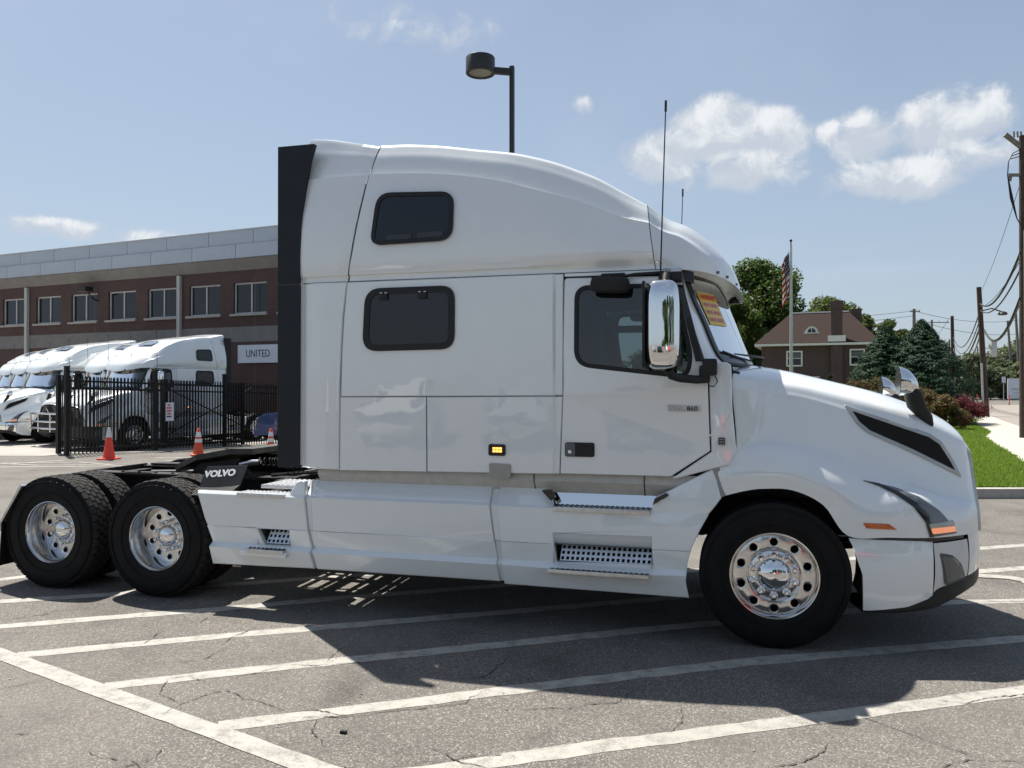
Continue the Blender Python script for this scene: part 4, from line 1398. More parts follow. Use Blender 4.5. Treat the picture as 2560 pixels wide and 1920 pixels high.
    for s in (-1, 1):
        mb = MB(); mb.grid([[(-.066, s * 1.19, 1.275), (-.016, s * 1.19, 1.285)], [(-.035, s * 1.19, 1.16), (.015, s * 1.19, 1.18)], [(-.010, s * 1.19, 1.045), (.044, s * 1.19, 1.075)]]); P('wing_joint', 'joint_grey', mb, None)

    # ---- mirrors ---------------------------------------------------------------
    def blob(mb, c, hx, hy, hz, e1=.45, e2=.45, n=64, m_=96):
        sg = lambda v, e: math.copysign(abs(v) ** e, v)
        P_ = []
        for i in range(n + 1):
            a = -PI / 2 + PI * i / n
            P_.append([(c[0] + hx * sg(math.cos(a), e1) * sg(math.cos(t), e2), c[1] + hy * sg(math.cos(a), e1) * sg(math.sin(t), e2), c[2] + hz * sg(math.sin(a), e1)) for t in [2 * PI * k / m_ for k in range(m_ + 1)]])
        mb.grid(P_)
    for s in (-1, 1):
        mb = MB(); blob(mb, (-.402, s * 1.45, 2.305), .122, .135, .318, .42, .62)
        mo = P('door_mirror', 'chrome', mb, 180)
        mb = MB(); mb.cbox((-.527, s * 1.45, 2.302), (.022, .25, .62), .012); mb.build('mirror_back', 'black_plastic', mo, 40)
        mb = MB(); mb.tube([(-.36, s * 1.44, 1.985), (-.345, s * 1.42, 1.945), (-.28, s * 1.38, 1.925), (-.17, s * 1.31, 1.915), (-.10, s * 1.27, 1.92)], .032, 10)
        mb.cbox((-.078, s * 1.262, 2.005), (.105, .10, .125), .02); mb.cbox((-.115, s * 1.262, 1.955), (.08, .09, .13), .02)
        mb.build('lower_arm', 'black_plastic', mo, 40)
        mb = MB(); mb.tube([(-.04, s * 1.27, 1.94), (-.025, s * 1.28, 1.90), (-.05, s * 1.28, 1.865), (-.09, s * 1.27, 1.87)], .005, 6); mb.build('mirror_cable', 'black_plastic', mo, 60)
        mb = MB(); mb.cbox((-.34, s * 1.30, 2.665), (.15, .16, .07), .02); mb.tube([(-.36, s * 1.26, 2.66), (-.38, s * 1.42, 2.66), (-.385, s * 1.45, 2.60)], .028, 10)
        mb.build('upper_arm', 'black_plastic', mo, 40)
        # look-down mirror above the door window, on its own arm
        mb = MB(); mb.cbox((-.80, s * 1.30, 2.625), (.29, .15, .115), .045, Matrix.Rotation(R(3), 3, 'Y')); lm = P('kerb_mirror', 'interior_dark', mb, 40)
        mb = MB(); mb.tube([(-.70, s * 1.26, 2.69), (-.62, s * 1.245, 2.705), (-.36, s * 1.235, 2.715)], .012, 8); mb.cbox((-.78, s * 1.26, 2.70), (.18, .06, .03), .008); mb.build('mirror_arm', 'black_plastic', lm, 40)
        # bonnet mirrors: a black stalk off the flank of the bonnet, a chrome half shell on top
        ox, oz = (0, 0) if s < 0 else (.17, -.05)
        Gp = []
        for (cx_, cw, cz_, hx, hy) in ((1.500, .72, 1.560, .006, .010), (1.472, .735, 1.60, .045, .022), (1.420, .75, 1.68, .085, .035), (1.385, .765, 1.755, .072, .045), (1.372, .78, 1.81, .068, .055), (1.358, .785, 1.845, .072, .062), (1.340, .785, 1.872, .060, .058)):
            Gp.append([(cx_ + ox + hx * math.cos(t), s * cw + hy * math.sin(t), cz_ + oz - .35 * hx * math.cos(t)) for t in [2 * PI * k / 16 for k in range(17)]])
        mb = MB(); mb.grid(Gp); mb.add(Gp[-1][:16], [tuple(range(16))])
        hm = P('bonnet_mirror', 'black_plastic', mb, 50)
        mb = MB(); D_ = []
        for i in range(15):
            a = PI / 2 * i / 14
            D_.append([(1.268 + ox + .135 * math.sin(a), s * .785 + .10 * math.cos(a) * math.cos(t), 1.905 + oz + .105 * math.cos(a) * math.sin(t) - .045 * math.sin(a) ** 2) for t in [2 * PI * k / 36 for k in range(37)]])
        mb.grid(D_); mb.build('mirror_shell', 'chrome', hm, 180)
        mb = MB(); mb.grid([[(1.266 + ox, s * .785 + .097 * r_ * math.cos(t), 1.905 + oz + .101 * r_ * math.sin(t)) for t in [2 * PI * k / 24 for k in range(25)]] for r_ in (0.01, 1)]); mb.build('mirror_glass', 'gloss_black', hm)
    # aerial
    for s in (-1, 1):
        mb = MB(); mb.tube([(-.430, s * 1.295, 2.66), (-.413, s * 1.297, 3.2), (-.390, s * 1.30, 3.90)], [.0065, .0055, .0045], 6); mb.tube([(-.39, s * 1.30, 3.885), (-.3885, s * 1.30, 3.965)], .009, 8)
        mb.tube([(-.430, s * 1.295, 2.60), (-.430, s * 1.295, 2.68)], .014, 8)
        P('aerial', 'wire', mb, 60)
    mb = MB(); mb.tube([(-.16, .30, 3.10), (-.175, .30, 3.235)], .006, 6); P('roof_aerial', 'wire', mb, 60)

    # ---- rear deck ----------------------------------------------------------
    # fifth wheel: sloping horseshoe plate
    top, bot = [], []
    outl = [(-4.40, .46), (-4.40, -.46), (-4.62, -.50), (-5.05, -.47), (-5.42, -.30), (-5.52, -.16), (-5.30, -.07), (-4.98, -.055), (-4.90, 0), (-4.98, .055), (-5.30, .07), (-5.52, .16), (-5.42, .30), (-5.05, .47), (-4.62, .50)]
    zf = lambda x: 1.262 - max(0, -4.72 - x) * .225 - max(0, -5.25 - x) * .25
    mb = MB(); mb.prism(outl, lambda x, y: (x, y, zf(x)), lambda x, y: (x, y, zf(x) - .055))
    fw = P('fifth_wheel', 'grease_black', mb, None)
    mb = MB()
    for s in (-1, 1):
        mb.box((-4.85, s * .36, 1.07), (.42, .07, .24)); mb.box((-4.85, s * .40, .985), (.80, .14, .03))
        mb.add([(-5.2, s * .30, .985), (-4.5, s * .30, .985), (-4.72, s * .30, 1.20), (-5.0, s * .30, 1.18), (-5.2, s * .36, .985), (-4.5, s * .36, .985), (-4.72, s * .36, 1.20), (-5.0, s * .36, 1.18)], [(0, 1, 2, 3), (4, 5, 6, 7), (0, 1, 5, 4), (1, 2, 6, 5), (2, 3, 7, 6), (3, 0, 4, 7)])
    tag(mb.build('plate_bracket', 'black_metal', fw), kind='stuff')
    mb = MB(); mb.tube([(-4.42, -.20, 1.19), (-4.25, -.26, 1.20), (-4.05, -.30, 1.235), (-3.98, -.32, 1.235), (-3.97, -.34, 1.205), (-4.08, -.33, 1.18), (-4.13, -.31, 1.185)], .009, 6); mb.build('release_handle', 'black_metal', fw, 60)
    # sliding rails and ramps
    for s in (-1, 1):
        mb = MB(); mb.box((-5.15, s * .46, .985), (2.3, .16, .022)); mb.add([(-6.43, s * .44, .93), (-6.43, s * .52, .93), (-5.75, s * .52, 1.015), (-5.75, s * .44, 1.015), (-5.55, s * .44, 1.05), (-5.55, s * .52, 1.05)], [(0, 1, 2, 3), (3, 2, 5, 4)])
        for k in range(7): mb.lathe([(.016, 0), (.016, .012), (.0005, .012)], 6, 'z', (-5.9 + .2 * k, s * .49, .996))
        P('slide_rail', 'black_metal', mb, 30)
    # cross plate at the end of the frame
    mb = MB(); mb.box((-6.40, 0, .87), (.02, .86, .24)); P('end_member', 'black_metal', mb, None)
    # perforated deck plates behind the cab
    for y0 in (-1.09, .67):
        mb = MB(); mb.box((-3.60, y0 + .21, .990), (.60, .42, .030))
        dp = P('deck_plate', 'brushed_aluminium', mb, None)
        mb = MB()
        for i in range(11):
            for j in range(9): mb.box((-3.85 + .050 * i + (.02 if j % 2 else 0), y0 + .03 + .045 * j, 1.008), (.024, .014, .008))
        mb.build('tread_grip', 'white_print', dp)
    mb = MB(); mb.box((-3.95, 0, .985), (.07, 1.5, .03)); mb.box((-3.42, 0, .985), (.07, 2.0, .03)); mb.tube([(-4.2, -.45, 1.01), (-3.5, -.62, 1.09)], .018, 6); P('deck_frame', 'black_metal', mb, None)
    # coiled air lines
    mb = MB()
    for y0, z0 in ((-.52, 1.125), (-.30, 1.10)):
        pts = []
        for k in range(150):
            t = k / 149
            a = 2 * PI * 13 * t
            pts.append((-4.30 + .72 * t, y0 + .038 * math.cos(a), z0 + .02 + .038 * math.sin(a)))
        mb.tube(pts, .0065, 5)
    P('coiled_hose', 'rubber', mb, 180)
    mb = MB(); mb.tube([(-4.52, -.50, 1.11), (-4.38, -.50, 1.14), (-4.28, -.52, 1.145)], .020, 8); mb.tube([(-4.50, -.44, 1.10), (-4.34, -.44, 1.125)], .016, 8); P('hose_coupling', 'brushed_aluminium', mb, 40)
    # quarter fenders with the maker's lettering, standing ahead of the drive wheels
    for s in (-1, 1):
        mb = MB(); G = []
        for i in range(9):
            t = i / 8
            x = -4.585 + .43 * t
            row = []
            for k in range(5):
                v_ = k / 4
                row.append((x + .02 * v_, s * (1.04 - .10 * v_), .925 + .02 * t + (.205 - .01 * t) * v_ + .015 * t))
            G.append(row)
        mb.grid(G); mb.grid([[(p[0], p[1] - s * .012, p[2]) for p in row] for row in G]); mb.grid([[G[0][k], (G[0][k][0], G[0][k][1] - s * .012, G[0][k][2])] for k in range(5)]); mb.grid([[g[-1], (g[-1][0], g[-1][1] - s * .012, g[-1][2])] for g in G])
        qf = P('quarter_fender', 'black_plastic', mb, 40)
        tilt = math.atan2(.10, .20)
        lettering('maker_lettering', 'VOLVO', .086, 'white_print', qf, (-4.385, s * .998, 1.078), (R(90) + (-tilt if s < 0 else -tilt), R(-5) if s < 0 else R(5), 0 if s < 0 else PI), .0015, bold=.0035, sx=1.12)
        mb = MB()
        for k in range(16):
            x = -4.57 + .027 * k
            mb.box((x, s * 1.10, .915 + .035 * (k / 16) ** 2), (.008, .15, .03), Matrix.Rotation(R(-20 * s), 3, 'X'))
        mb.box((-4.365, s * 1.10, .900), (.44, .17, .012)); mb.build('ribbed_flap', 'black_plastic', qf)
        # mud flap on a bright hanger
        mb = MB(); mb.add([(-6.585, s * 1.25, .60), (-6.585, s * .62, .60), (-6.62, s * .62, .165), (-6.62, s * 1.25, .165), (-6.598, s * 1.25, .60), (-6.598, s * .62, .60), (-6.633, s * .62, .165), (-6.633, s * 1.25, .165)], [(0, 1, 2, 3), (4, 5, 6, 7), (0, 1, 5, 4), (1, 2, 6, 5), (2, 3, 7, 6), (3, 0, 4, 7)])
        mf = P('mud_flap', 'rubber', mb, None)
        mb = MB(); mb.add([(-6.60, s * 1.26, .565), (-6.60, s * .60, .565), (-6.35, s * .60, .93), (-6.35, s * 1.26, .93), (-6.625, s * 1.26, .565), (-6.625, s * .60, .565), (-6.37, s * .60, .945), (-6.37, s * 1.26, .945)], [(0, 1, 2, 3), (4, 5, 6, 7), (0, 1, 5, 4), (1, 2, 6, 5), (2, 3, 7, 6), (3, 0, 4, 7)])
        mb.cbox((-6.612, s * .93, .545), (.03, .66, .10), .006)
        mb.build('flap_hanger', 'brushed_aluminium', mf, 30)
    mb = MB()
    for s in (-1, 1):
        mb.cbox((-6.44, s * .32, .80), (.04, .16, .09), .008)
    P('tail_light', 'amber_lens', mb, 30)
    return root


VENT = [(.932, 1.685), (1.199, 1.590), (1.470, 1.494), (1.544, 1.443), (1.591, 1.368), (1.626, 1.305), (1.648, 1.255), (1.350, 1.408), (1.048, 1.546), (.977, 1.609)]
HEADL = [(.973, 1.200), (1.191, 1.152), (1.337, 1.095), (1.475, .999), (1.571, .888), (1.600, .836), (1.400, .815), (1.372, .920), (1.292, 1.028), (1.182, 1.109), (1.071, 1.165)]
AMBER = [(1.405, .878), (1.583, .887), (1.589, .848), (1.419, .838)]
MARKER = [(.955, .911), (1.127, .908), (1.182, .868), (.980, .873)]
truck = make_truck()
tag(truck, 'white long-nosed tractor unit without trailer standing alone across the painted parking lines', 'truck')
# ------------------------------------------------------------------ ground, painted lines, kerb, lawn, walk
def sheet(name, poly, z, mat, kind='structure', fn=None):
    """flat sheet from a polygon given as (x, y) in the lorry's frame"""
    mb = MB()
    vs = [(p[0], p[1], z) for p in poly]
    tri = tessellate_polygon([[Vector((p[0], p[1], 0)) for p in poly]])
    mb.add(vs, [tuple(t) for t in tri])
    o = mb.build(name, mat)
    bm = bmesh.new(); bm.from_mesh(o.data); bmesh.ops.recalc_face_normals(bm, faces=bm.faces[:]); bm.faces.ensure_lookup_table()
    if bm.faces[:] and bm.faces[0].normal.z < 0: bmesh.ops.reverse_faces(bm, faces=bm.faces[:])
    bm.to_mesh(o.data); bm.free()
    return tag(o, kind=kind)


es = [-900, -400, -200, -120, -80] + list(range(-60, 1, 2)) + [20, 60, 120, 250, 500, 900]
ns = [-600, -250, -100, -40, -10, 0, 8, 14] + list(range(16, 61, 1)) + [80, 120, 200, 350, 600, 1200]
mb = MB(); mb.grid([[site(e, n, gz(e, n)) for n in ns] for e in es])
g = tag(mb.build('asphalt_ground', 'asphalt', None, 180), kind='structure')
bm = bmesh.new(); bm.from_mesh(g.data); bm.faces.ensure_lookup_table()
if bm.faces[0].normal.z < 0:
    bmesh.ops.reverse_faces(bm, faces=bm.faces[:]); bm.to_mesh(g.data)
bm.free()


def wobble_strip(name, line, w, mat='road_paint', z=.004, step=.12, amp=.008):
    """painted line with slightly uneven edges; line is the centre line"""
    pts = []
    for a, b_ in zip(line, line[1:]):
        a, b_ = Vector(a), Vector(b_)
        n_ = max(1, int((b_ - a).length / step))
        for i in range(n_): pts.append(a + (b_ - a) * (i / n_))
    pts.append(Vector(line[-1]))
    L, Rr = [], []
    for i, p in enumerate(pts):
        d = (pts[min(i + 1, len(pts) - 1)] - pts[max(i - 1, 0)]).normalized()
        nn = Vector((-d.y, d.x))
        L.append(p + nn * (w / 2 + random.uniform(-amp, amp))); Rr.append(p - nn * (w / 2 + random.uniform(-amp, amp)))
    mb = MB(); mb.grid([[(a.x, a.y, z) for a in L], [(a.x, a.y, z) for a in Rr]])
    o = mb.build(name, mat)
    bm = bmesh.new(); bm.from_mesh(o.data); bm.faces.ensure_lookup_table()
    if bm.faces[0].normal.z < 0: bmesh.ops.reverse_faces(bm, faces=bm.faces[:]); bm.to_mesh(o.data)
    bm.free()
    return tag(o, kind='structure')


DIAG0, DIAG1 = Vector((-4.90, 4.215)), Vector((-1.60, 3.29))
stripes = [
    [(-1.75, 3.27), (-1.35, 3.50), (-1.02, 3.72), (1.80, 5.38), (4.2, 6.80)],
    [(-2.66, 3.65), (-1.24, 4.57), (-.72, 4.90), (.15, 5.44), (2.17, 6.50), (4.4, 7.68)],
    [(-3.70, 3.95), (-3.09, 4.37), (-1.46, 5.40), (-.52, 6.00), (1.9, 7.42), (2.60, 7.66), (4.6, 8.85)],
    [(-4.72, 4.25), (-4.20, 4.60), (-3.55, 5.02), (-1.67, 6.17), (1.0, 7.82), (4.6, 10.0)],
    [(-6.35, 4.17), (-5.41, 4.73), (-4.80, 5.13), (-4.07, 5.58), (-3.2, 6.20), (0.5, 8.5), (4.0, 10.7)],
    [(-7.0, 4.72), (-6.05, 5.29), (-5.33, 5.70), (-4.9, 6.05), (-1.2, 8.4)],
    [(-7.7, 5.28), (-6.72, 5.89), (-6.58, 6.10), (-3.2, 8.6)],
    [(-8.4, 5.75), (-7.4, 6.5), (-4.4, 8.6)],
]
for s_ in stripes:
    wobble_strip('painted_line', [(p[0] * 1.0108, p[1] * 1.0108) for p in s_], .135, z=.002)
wobble_strip('painted_line', [(-8.69, 5.41), (-4.87, 4.28), (-1.92, 3.41), (0.61, 2.67)], .135, z=.004, amp=.004)
# rounded end of the island on the right
wobble_strip('painted_line', [(2.2, 8.62), (2.50, 8.62), (2.74, 8.62), (2.86, 8.50), (2.86, 8.20), (2.75, 7.95)], .15, z=.008, step=.05, amp=.004)
# fainter old lines further back across the lot
for (a, b_) in (((-18, 17.6), (-8.2, 18.6)), ((-12.4, 18.9), (-11.6, 20.0)), ((-8.9, 19.8), (-5.4, 20.2)), ((-9.6, 20.7), (-4.8, 21.0)), ((-7.2, 16.6), (-3.0, 16.9))):
    wobble_strip('painted_line', [site(*a)[:2], site(*b_)[:2]], .13)
# the old word painted on the lot
wobble_strip('painted_line', [site(*p)[:2] for p in ((-11.4, 18.55), (-12.8, 19.1), (-10.9, 19.35), (-9.7, 18.75), (-11.4, 18.55))], .10, z=.008)

# cracks in the asphalt
cracks = [
    [(-4.6, 3.6), (-4.35, 3.78), (-4.2, 3.98)], [(-3.6, 4.45), (-3.45, 4.6), (-3.42, 4.85)], [(-2.6, 4.75), (-2.62, 5.0), (-2.5, 5.2)], [(-.9, 3.15), (-.75, 3.3), (-.72, 3.5), (-.6, 3.6)],
    [(.2, 4.0), (.4, 4.1), (.55, 4.35)], [(1.0, 4.2), (1.2, 4.35), (1.5, 4.4)], [(-5.6, 4.9), (-5.4, 5.1), (-5.35, 5.3)], [(-1.15, 4.35), (-.9, 4.42), (-.6, 4.6), (-.5, 4.85)], [(-2.9, 3.15), (-2.75, 3.3), (-2.8, 3.42)],
    [(-3.12, 3.90), (-3.3, 4.0), (-3.42, 4.2)], [(-2.20, 3.93), (-2.15, 3.75), (-2.0, 3.65)],
    [(-3.08, 3.75), (-3.10, 3.91), (-3.06, 4.03), (-2.99, 4.15), (-2.79, 4.07), (-2.57, 4.02), (-2.40, 3.97)],
    [(-2.37, 3.91), (-2.20, 3.93), (-1.95, 4.06), (-1.72, 4.20), (-1.49, 4.35), (-1.42, 4.57)],
    [(-2.40, 3.97), (-2.25, 4.02), (-2.05, 4.01)],
    [(-3.51, 4.84), (-3.54, 5.05), (-3.52, 5.35)], [(-3.15, 3.26), (-3.05, 3.22), (-2.86, 3.23), (-2.66, 3.19)],
    [(-1.47, 3.77), (-1.30, 3.66), (-1.09, 3.62)], [(-1.30, 3.66), (-1.22, 3.74), (-1.05, 3.80)], [(-3.69, 3.33), (-3.57, 3.35)], [(-1.68, 4.68), (-1.47, 4.78), (-1.44, 5.01), (-1.41, 5.20)],
    [(-4.08, 4.73), (-4.14, 5.00)], [(-2.57, 4.72), (-2.37, 4.79), (-2.23, 4.93)], [(-3.32, 4.28), (-3.14, 4.20)], [(-4.02, 5.27), (-4.06, 5.46)],
    [(-3.04, 4.31), (-2.93, 4.47), (-2.85, 4.62)], [(-2.85, 4.62), (-2.6, 4.70), (-2.57, 4.72)], [(1.24, 5.13), (1.40, 5.14), (1.62, 5.27), (1.78, 5.35), (2.1, 5.5)], [(1.90, 7.4), (2.3, 7.62), (2.9, 7.85)],
    [(-.3, 4.25), (-.2, 4.4), (-.22, 4.62)], [(-4.4, 3.35), (-4.1, 3.5), (-3.95, 3.45)], [(-2.0, 5.55), (-1.7, 5.62), (-1.5, 5.75)],
]
for c in cracks:
    pts = []
    for a, b_ in zip(c, c[1:]):
        a, b_ = Vector(a), Vector(b_)
        n_ = max(2, int((b_ - a).length / .022))
        for i in range(n_):
            pts.append(a + (b_ - a) * (i / n_))
    dx, dy = 0, 0
    L, Rr = [], []
    for i, p in enumerate(pts):
        dx = dx * .8 + random.uniform(-.010, .010); dy = dy * .8 + random.uniform(-.010, .010)
        q = p + Vector((dx, dy))
        d = (pts[min(i + 1, len(pts) - 1)] - pts[max(i - 1, 0)]).normalized(); nn = Vector((-d.y, d.x))
        w = random.choice((.001, .002, .003, .005)) * min(1, 4 * i / len(pts) + .2, 4 * (1 - i / len(pts)) + .2)
        L.append((q.x + nn.x * w, q.y + nn.y * w, .0056)); Rr.append((q.x - nn.x * w, q.y - nn.y * w, .0056))
    mb = MB(); mb.grid([L, Rr]); tag(mb.build('crack', 'crack_dark'), kind='structure')
# loose bits on the asphalt
mb = MB()
for k in range(150):
    x, y = random.uniform(-5, 3.2), random.uniform(3.2, 6.5)
    r = random.choice((.002, .003, .005))
    rot = Matrix.Rotation(random.uniform(0, 6), 3, 'Z') @ Matrix.Rotation(random.uniform(-.5, .5), 3, 'X')
    mb.box((x, y, r * .6), (r * 2, r * 1.4, r * 1.2), rot)
tag(mb.build('grit', 'kerb_concrete'), 'loose grit lying on the worn asphalt', kind='stuff')
mb = MB(); mb.box((-1.98, 3.80, .008), (.035, .02, .014)); tag(mb.build('pebble', 'black_metal'), 'small dark pebble lying between two painted lines in front of the lorry', 'pebble')

# yard concrete behind the fence
mb = MB()
ysn = [21.2 + .8 * k for k in range(36)]
G = []
for n in ysn:
    e1 = -12.9 + .5 * (n - 21.4) if n > 21.4 else -12.9
    G.append([site(e, n, gz(e, n) + .006) for e in [-46 + (e1 + 46) * i / 24 for i in range(25)]])
mb.grid(G); o = mb.build('yard_pavement', 'yard_concrete', None, 180); tag(o, kind='structure')
bm = bmesh.new(); bm.from_mesh(o.data); bm.faces.ensure_lookup_table()
if bm.faces[0].normal.z < 0: bmesh.ops.reverse_faces(bm, faces=bm.faces[:]); bm.to_mesh(o.data)
bm.free()

# right-hand verge: kerb stones, lawn, pavement, side drive
kz = .17
for k in range(9):
    e0 = 5.0 + 3.0 * k - .35
    mb = MB()
    x0, x1 = e0 + .006, e0 + 2.994
    n0 = 13.02 + .012 * (e0 - 5) + random.uniform(-.01, .01)
    c = site((x0 + x1) / 2, n0 + .09, kz / 2 - .02)
    mb.cbox((0, 0, 0), (x1 - x0, .18, kz + .04 + random.uniform(-.004, .004)), .022)
    tag(mb.build('kerb_stone', 'kerb_concrete', None, 30, c, (0, 0, R(15.2 + .7))), kind='structure')
edge = [(9.9, 13.2), (10.35, 15.0), (11.74, 17.65), (13.01, 20.03), (14.77, 23.56), (16.52, 26.87), (18.4, 29.6), (19.34, 31.27), (22.16, 36.88), (26.5, 43.5)]
lawn_poly = [(4.6, 13.2)] + edge + [(26, 60), (-2, 60), (4.6, 20)]
sheet('lawn_soil', [site(*p)[:2] for p in lawn_poly], kz - .012, 'grass_soil')
walk = edge + [(29.8, 48.18), (25.62, 40.21), (21.83, 32.81), (19.0, 27.0), (16.6, 21.8), (14.2, 17.0), (12.6, 13.2)]
sheet('pavement', [site(*p)[:2] for p in walk], kz, 'concrete_walk')
# joints across the pavement
for t in range(14):
    f = .04 + t * .068
    a = edge[0][1] + (43 - 13.2) * f
    def at(poly, n):
        for p, q in zip(poly, poly[1:]):
            lo, hi = sorted((p[1], q[1]))
            if lo <= n <= hi: return p[0] + (q[0] - p[0]) * (n - p[1]) / (q[1] - p[1] + 1e-9)
        return None
    ea, eb = at(edge, a), at(walk[len(edge):][::-1], a)
    if ea and eb:
        wobble_strip('pavement_joint', [site(ea, a)[:2], site(eb, a)[:2]], .018, 'crack_dark', kz + .004, amp=.001)
drive = [(29.8, 48.18), (25.62, 40.21), (21.83, 32.81), (19.0, 27.0), (16.6, 21.8), (14.2, 17.0), (12.6, 13.2), (40, 13.2), (62, 72), (48, 79), (40, 66)]
sheet('side_drive', [site(*p)[:2] for p in drive], kz - .010, 'drive_asphalt')
# painted lines out on the street
for a, b_ in (((44, 108), (130, 106)), ((60, 160), (150, 150))):
    wobble_strip('painted_line', [site(*a)[:2], site(*b_)[:2]], .35, step=2)
sheet('far_verge', [site(*p)[:2] for p in ((60, 168), (200, 150), (260, 330), (-60, 330), (-60, 200))], .06, 'grass_soil')

# grass blades, short and dense on the part of the lawn in view
def blades(n):
    out_v = np.zeros((n * 3, 3)); k = 0
    tri_e = []
    cnt = 0
    while cnt < n:
        m_ = n - cnt
        nn = 13.25 + (rng.random(m_) ** 1.6) * 24
        ee = 6.5 + rng.random(m_) * 16
        le = np.interp(nn, [p[1] for p in edge], [p[0] for p in edge])
        keep = (ee < le - .02 + rng.normal(0, .05, m_)) & (ee > .50 * nn - 1)
        tri_e.append(np.stack([ee[keep], nn[keep]], 1)); cnt += keep.sum()
    p = np.concatenate(tri_e)[:n]
    h = .035 + .045 * rng.random(n); w = .006 + .006 * p[:, 1] / 20
    a = rng.random(n) * 2 * PI
    lx, ly = rng.normal(0, .025, n), rng.normal(0, .025, n)
    X = CS * p[:, 0] - SN * p[:, 1]; Y = SN * p[:, 0] + CS * p[:, 1]
    out_v[0::3] = np.stack([X - w * np.cos(a), Y - w * np.sin(a), np.full(n, kz - .012)], 1)
    out_v[1::3] = np.stack([X + w * np.cos(a), Y + w * np.sin(a), np.full(n, kz - .012)], 1)
    out_v[2::3] = np.stack([X + lx, Y + ly, kz - .012 + h], 1)
    return out_v


def tri_mesh(name, V, nper, mat):
    n = len(V)
    me = bpy.data.meshes.new(name)
    me.vertices.add(n); me.vertices.foreach_set('co', V.astype(np.float32).ravel())
    nf = n // nper
    me.loops.add(n); me.loops.foreach_set('vertex_index', np.arange(n, dtype=np.int32))
    me.polygons.add(nf); me.polygons.foreach_set('loop_start', np.arange(0, n, nper, dtype=np.int32))
    me.update(calc_edges=True)
    me.materials.append(M(mat))
    return me


tag(link('lawn_grass', tri_mesh('lawn_grass', blades(90000), 3, 'grass_blade')), 'short green grass on the lawn behind the kerb', 'grass', kind='stuff')

# ------------------------------------------------------------------ office building
BE = Vector(site(-15.0, 38.0)[:2])
BANG = R(15.2 - 23.6)
bld = empty('office_building', (BE.x, BE.y, -.2), BANG)
tag(bld, 'long two-storey dark brick office building with pale metal parapet behind the parked lorries', 'building')
U0, U1, DEP = -34.0, 9.0, 14.0
Z = .2     # heights below are above the lot, the building's base is .2 lower
wins = [(-15.60 + 2.868 * k, -13.57 + 2.868 * k) for k in range(-6, 8)]
wins = [w_ for w_ in wins if w_[1] < U1 - .5]
# brick wall with window openings, built strip by strip
mb = MB()
def wbox(u0, u1, z0, z1, y0=0.0, y1=.35): mb.box(((u0 + u1) / 2, (y0 + y1) / 2, (z0 + z1) / 2), (u1 - u0, y1 - y0, z1 - z0))
wbox(U0, U1, 0, 4.10 + Z); wbox(U0, U1, 4.83 + Z, 5.45 + Z); wbox(U0, U1, 6.96 + Z, 7.62 + Z)
prev = U0
for a, b_ in wins:
    wbox(prev, a, 5.45 + Z, 6.96 + Z); prev = b_
wbox(prev, U1, 5.45 + Z, 6.96 + Z)
mb.box((U0 + .175, DEP / 2, 3.9), (.35, DEP - .7, 7.8)); mb.box((U1 - .175, DEP / 2, 3.9), (.35, DEP - .7, 7.8)); mb.box(((U0 + U1) / 2, DEP - .175, 3.9), (U1 - U0, .35, 7.8))
mb.build('brick_wall', 'office_brick', bld)
mb = MB(); mb.box(((U0 + U1) / 2, .155, 4.465 + Z), (U1 - U0 - .01, .36, .73)); mb.build('stone_band', 'concrete_band', bld)
mb = MB(); mb.box(((U0 + U1) / 2, 6.8, 7.70 + Z), (U1 - U0 - .8, DEP - 1.2, .1)); mb.build('flat_roof', 'fascia', bld)
mb = MB(); mb.box(((U0 + U1) / 2, 6.8, 5.0), (U1 - U0 - .8, DEP - 1.2, .1)); mb.build('upper_floor', 'interior_dark', bld)
mb = MB(); mb.box(((U0 + U1) / 2, 2.4, 6.3), (U1 - U0 - .8, .1, 2.6)); mb.build('inner_wall', 'interior_dark', bld)
# soffit band
mb = MB(); mb.add([(U0, -.02, 7.56 + Z), (U1, -.02, 7.56 + Z), (U1, -.42, 8.06 + Z), (U0, -.42, 8.06 + Z), (U0, .3, 7.56 + Z), (U1, .3, 7.56 + Z), (U1, .3, 8.06 + Z), (U0, .3, 8.06 + Z)], [(0, 1, 2, 3), (0, 4, 5, 1), (0, 3, 7, 4), (1, 5, 6, 2), (4, 7, 6, 5)])
mb.build('soffit', 'fascia', bld)
for k in range(9):
    mb = MB(); u = -30.4 + 4.6 * k
    mb.add([(u, -.026, 7.565 + Z), (u + .03, -.026, 7.565 + Z), (u + .03, -.424, 8.055 + Z), (u, -.424, 8.055 + Z)], [(0, 1, 2, 3)]); mb.build('soffit_joint', 'concrete_band', bld)
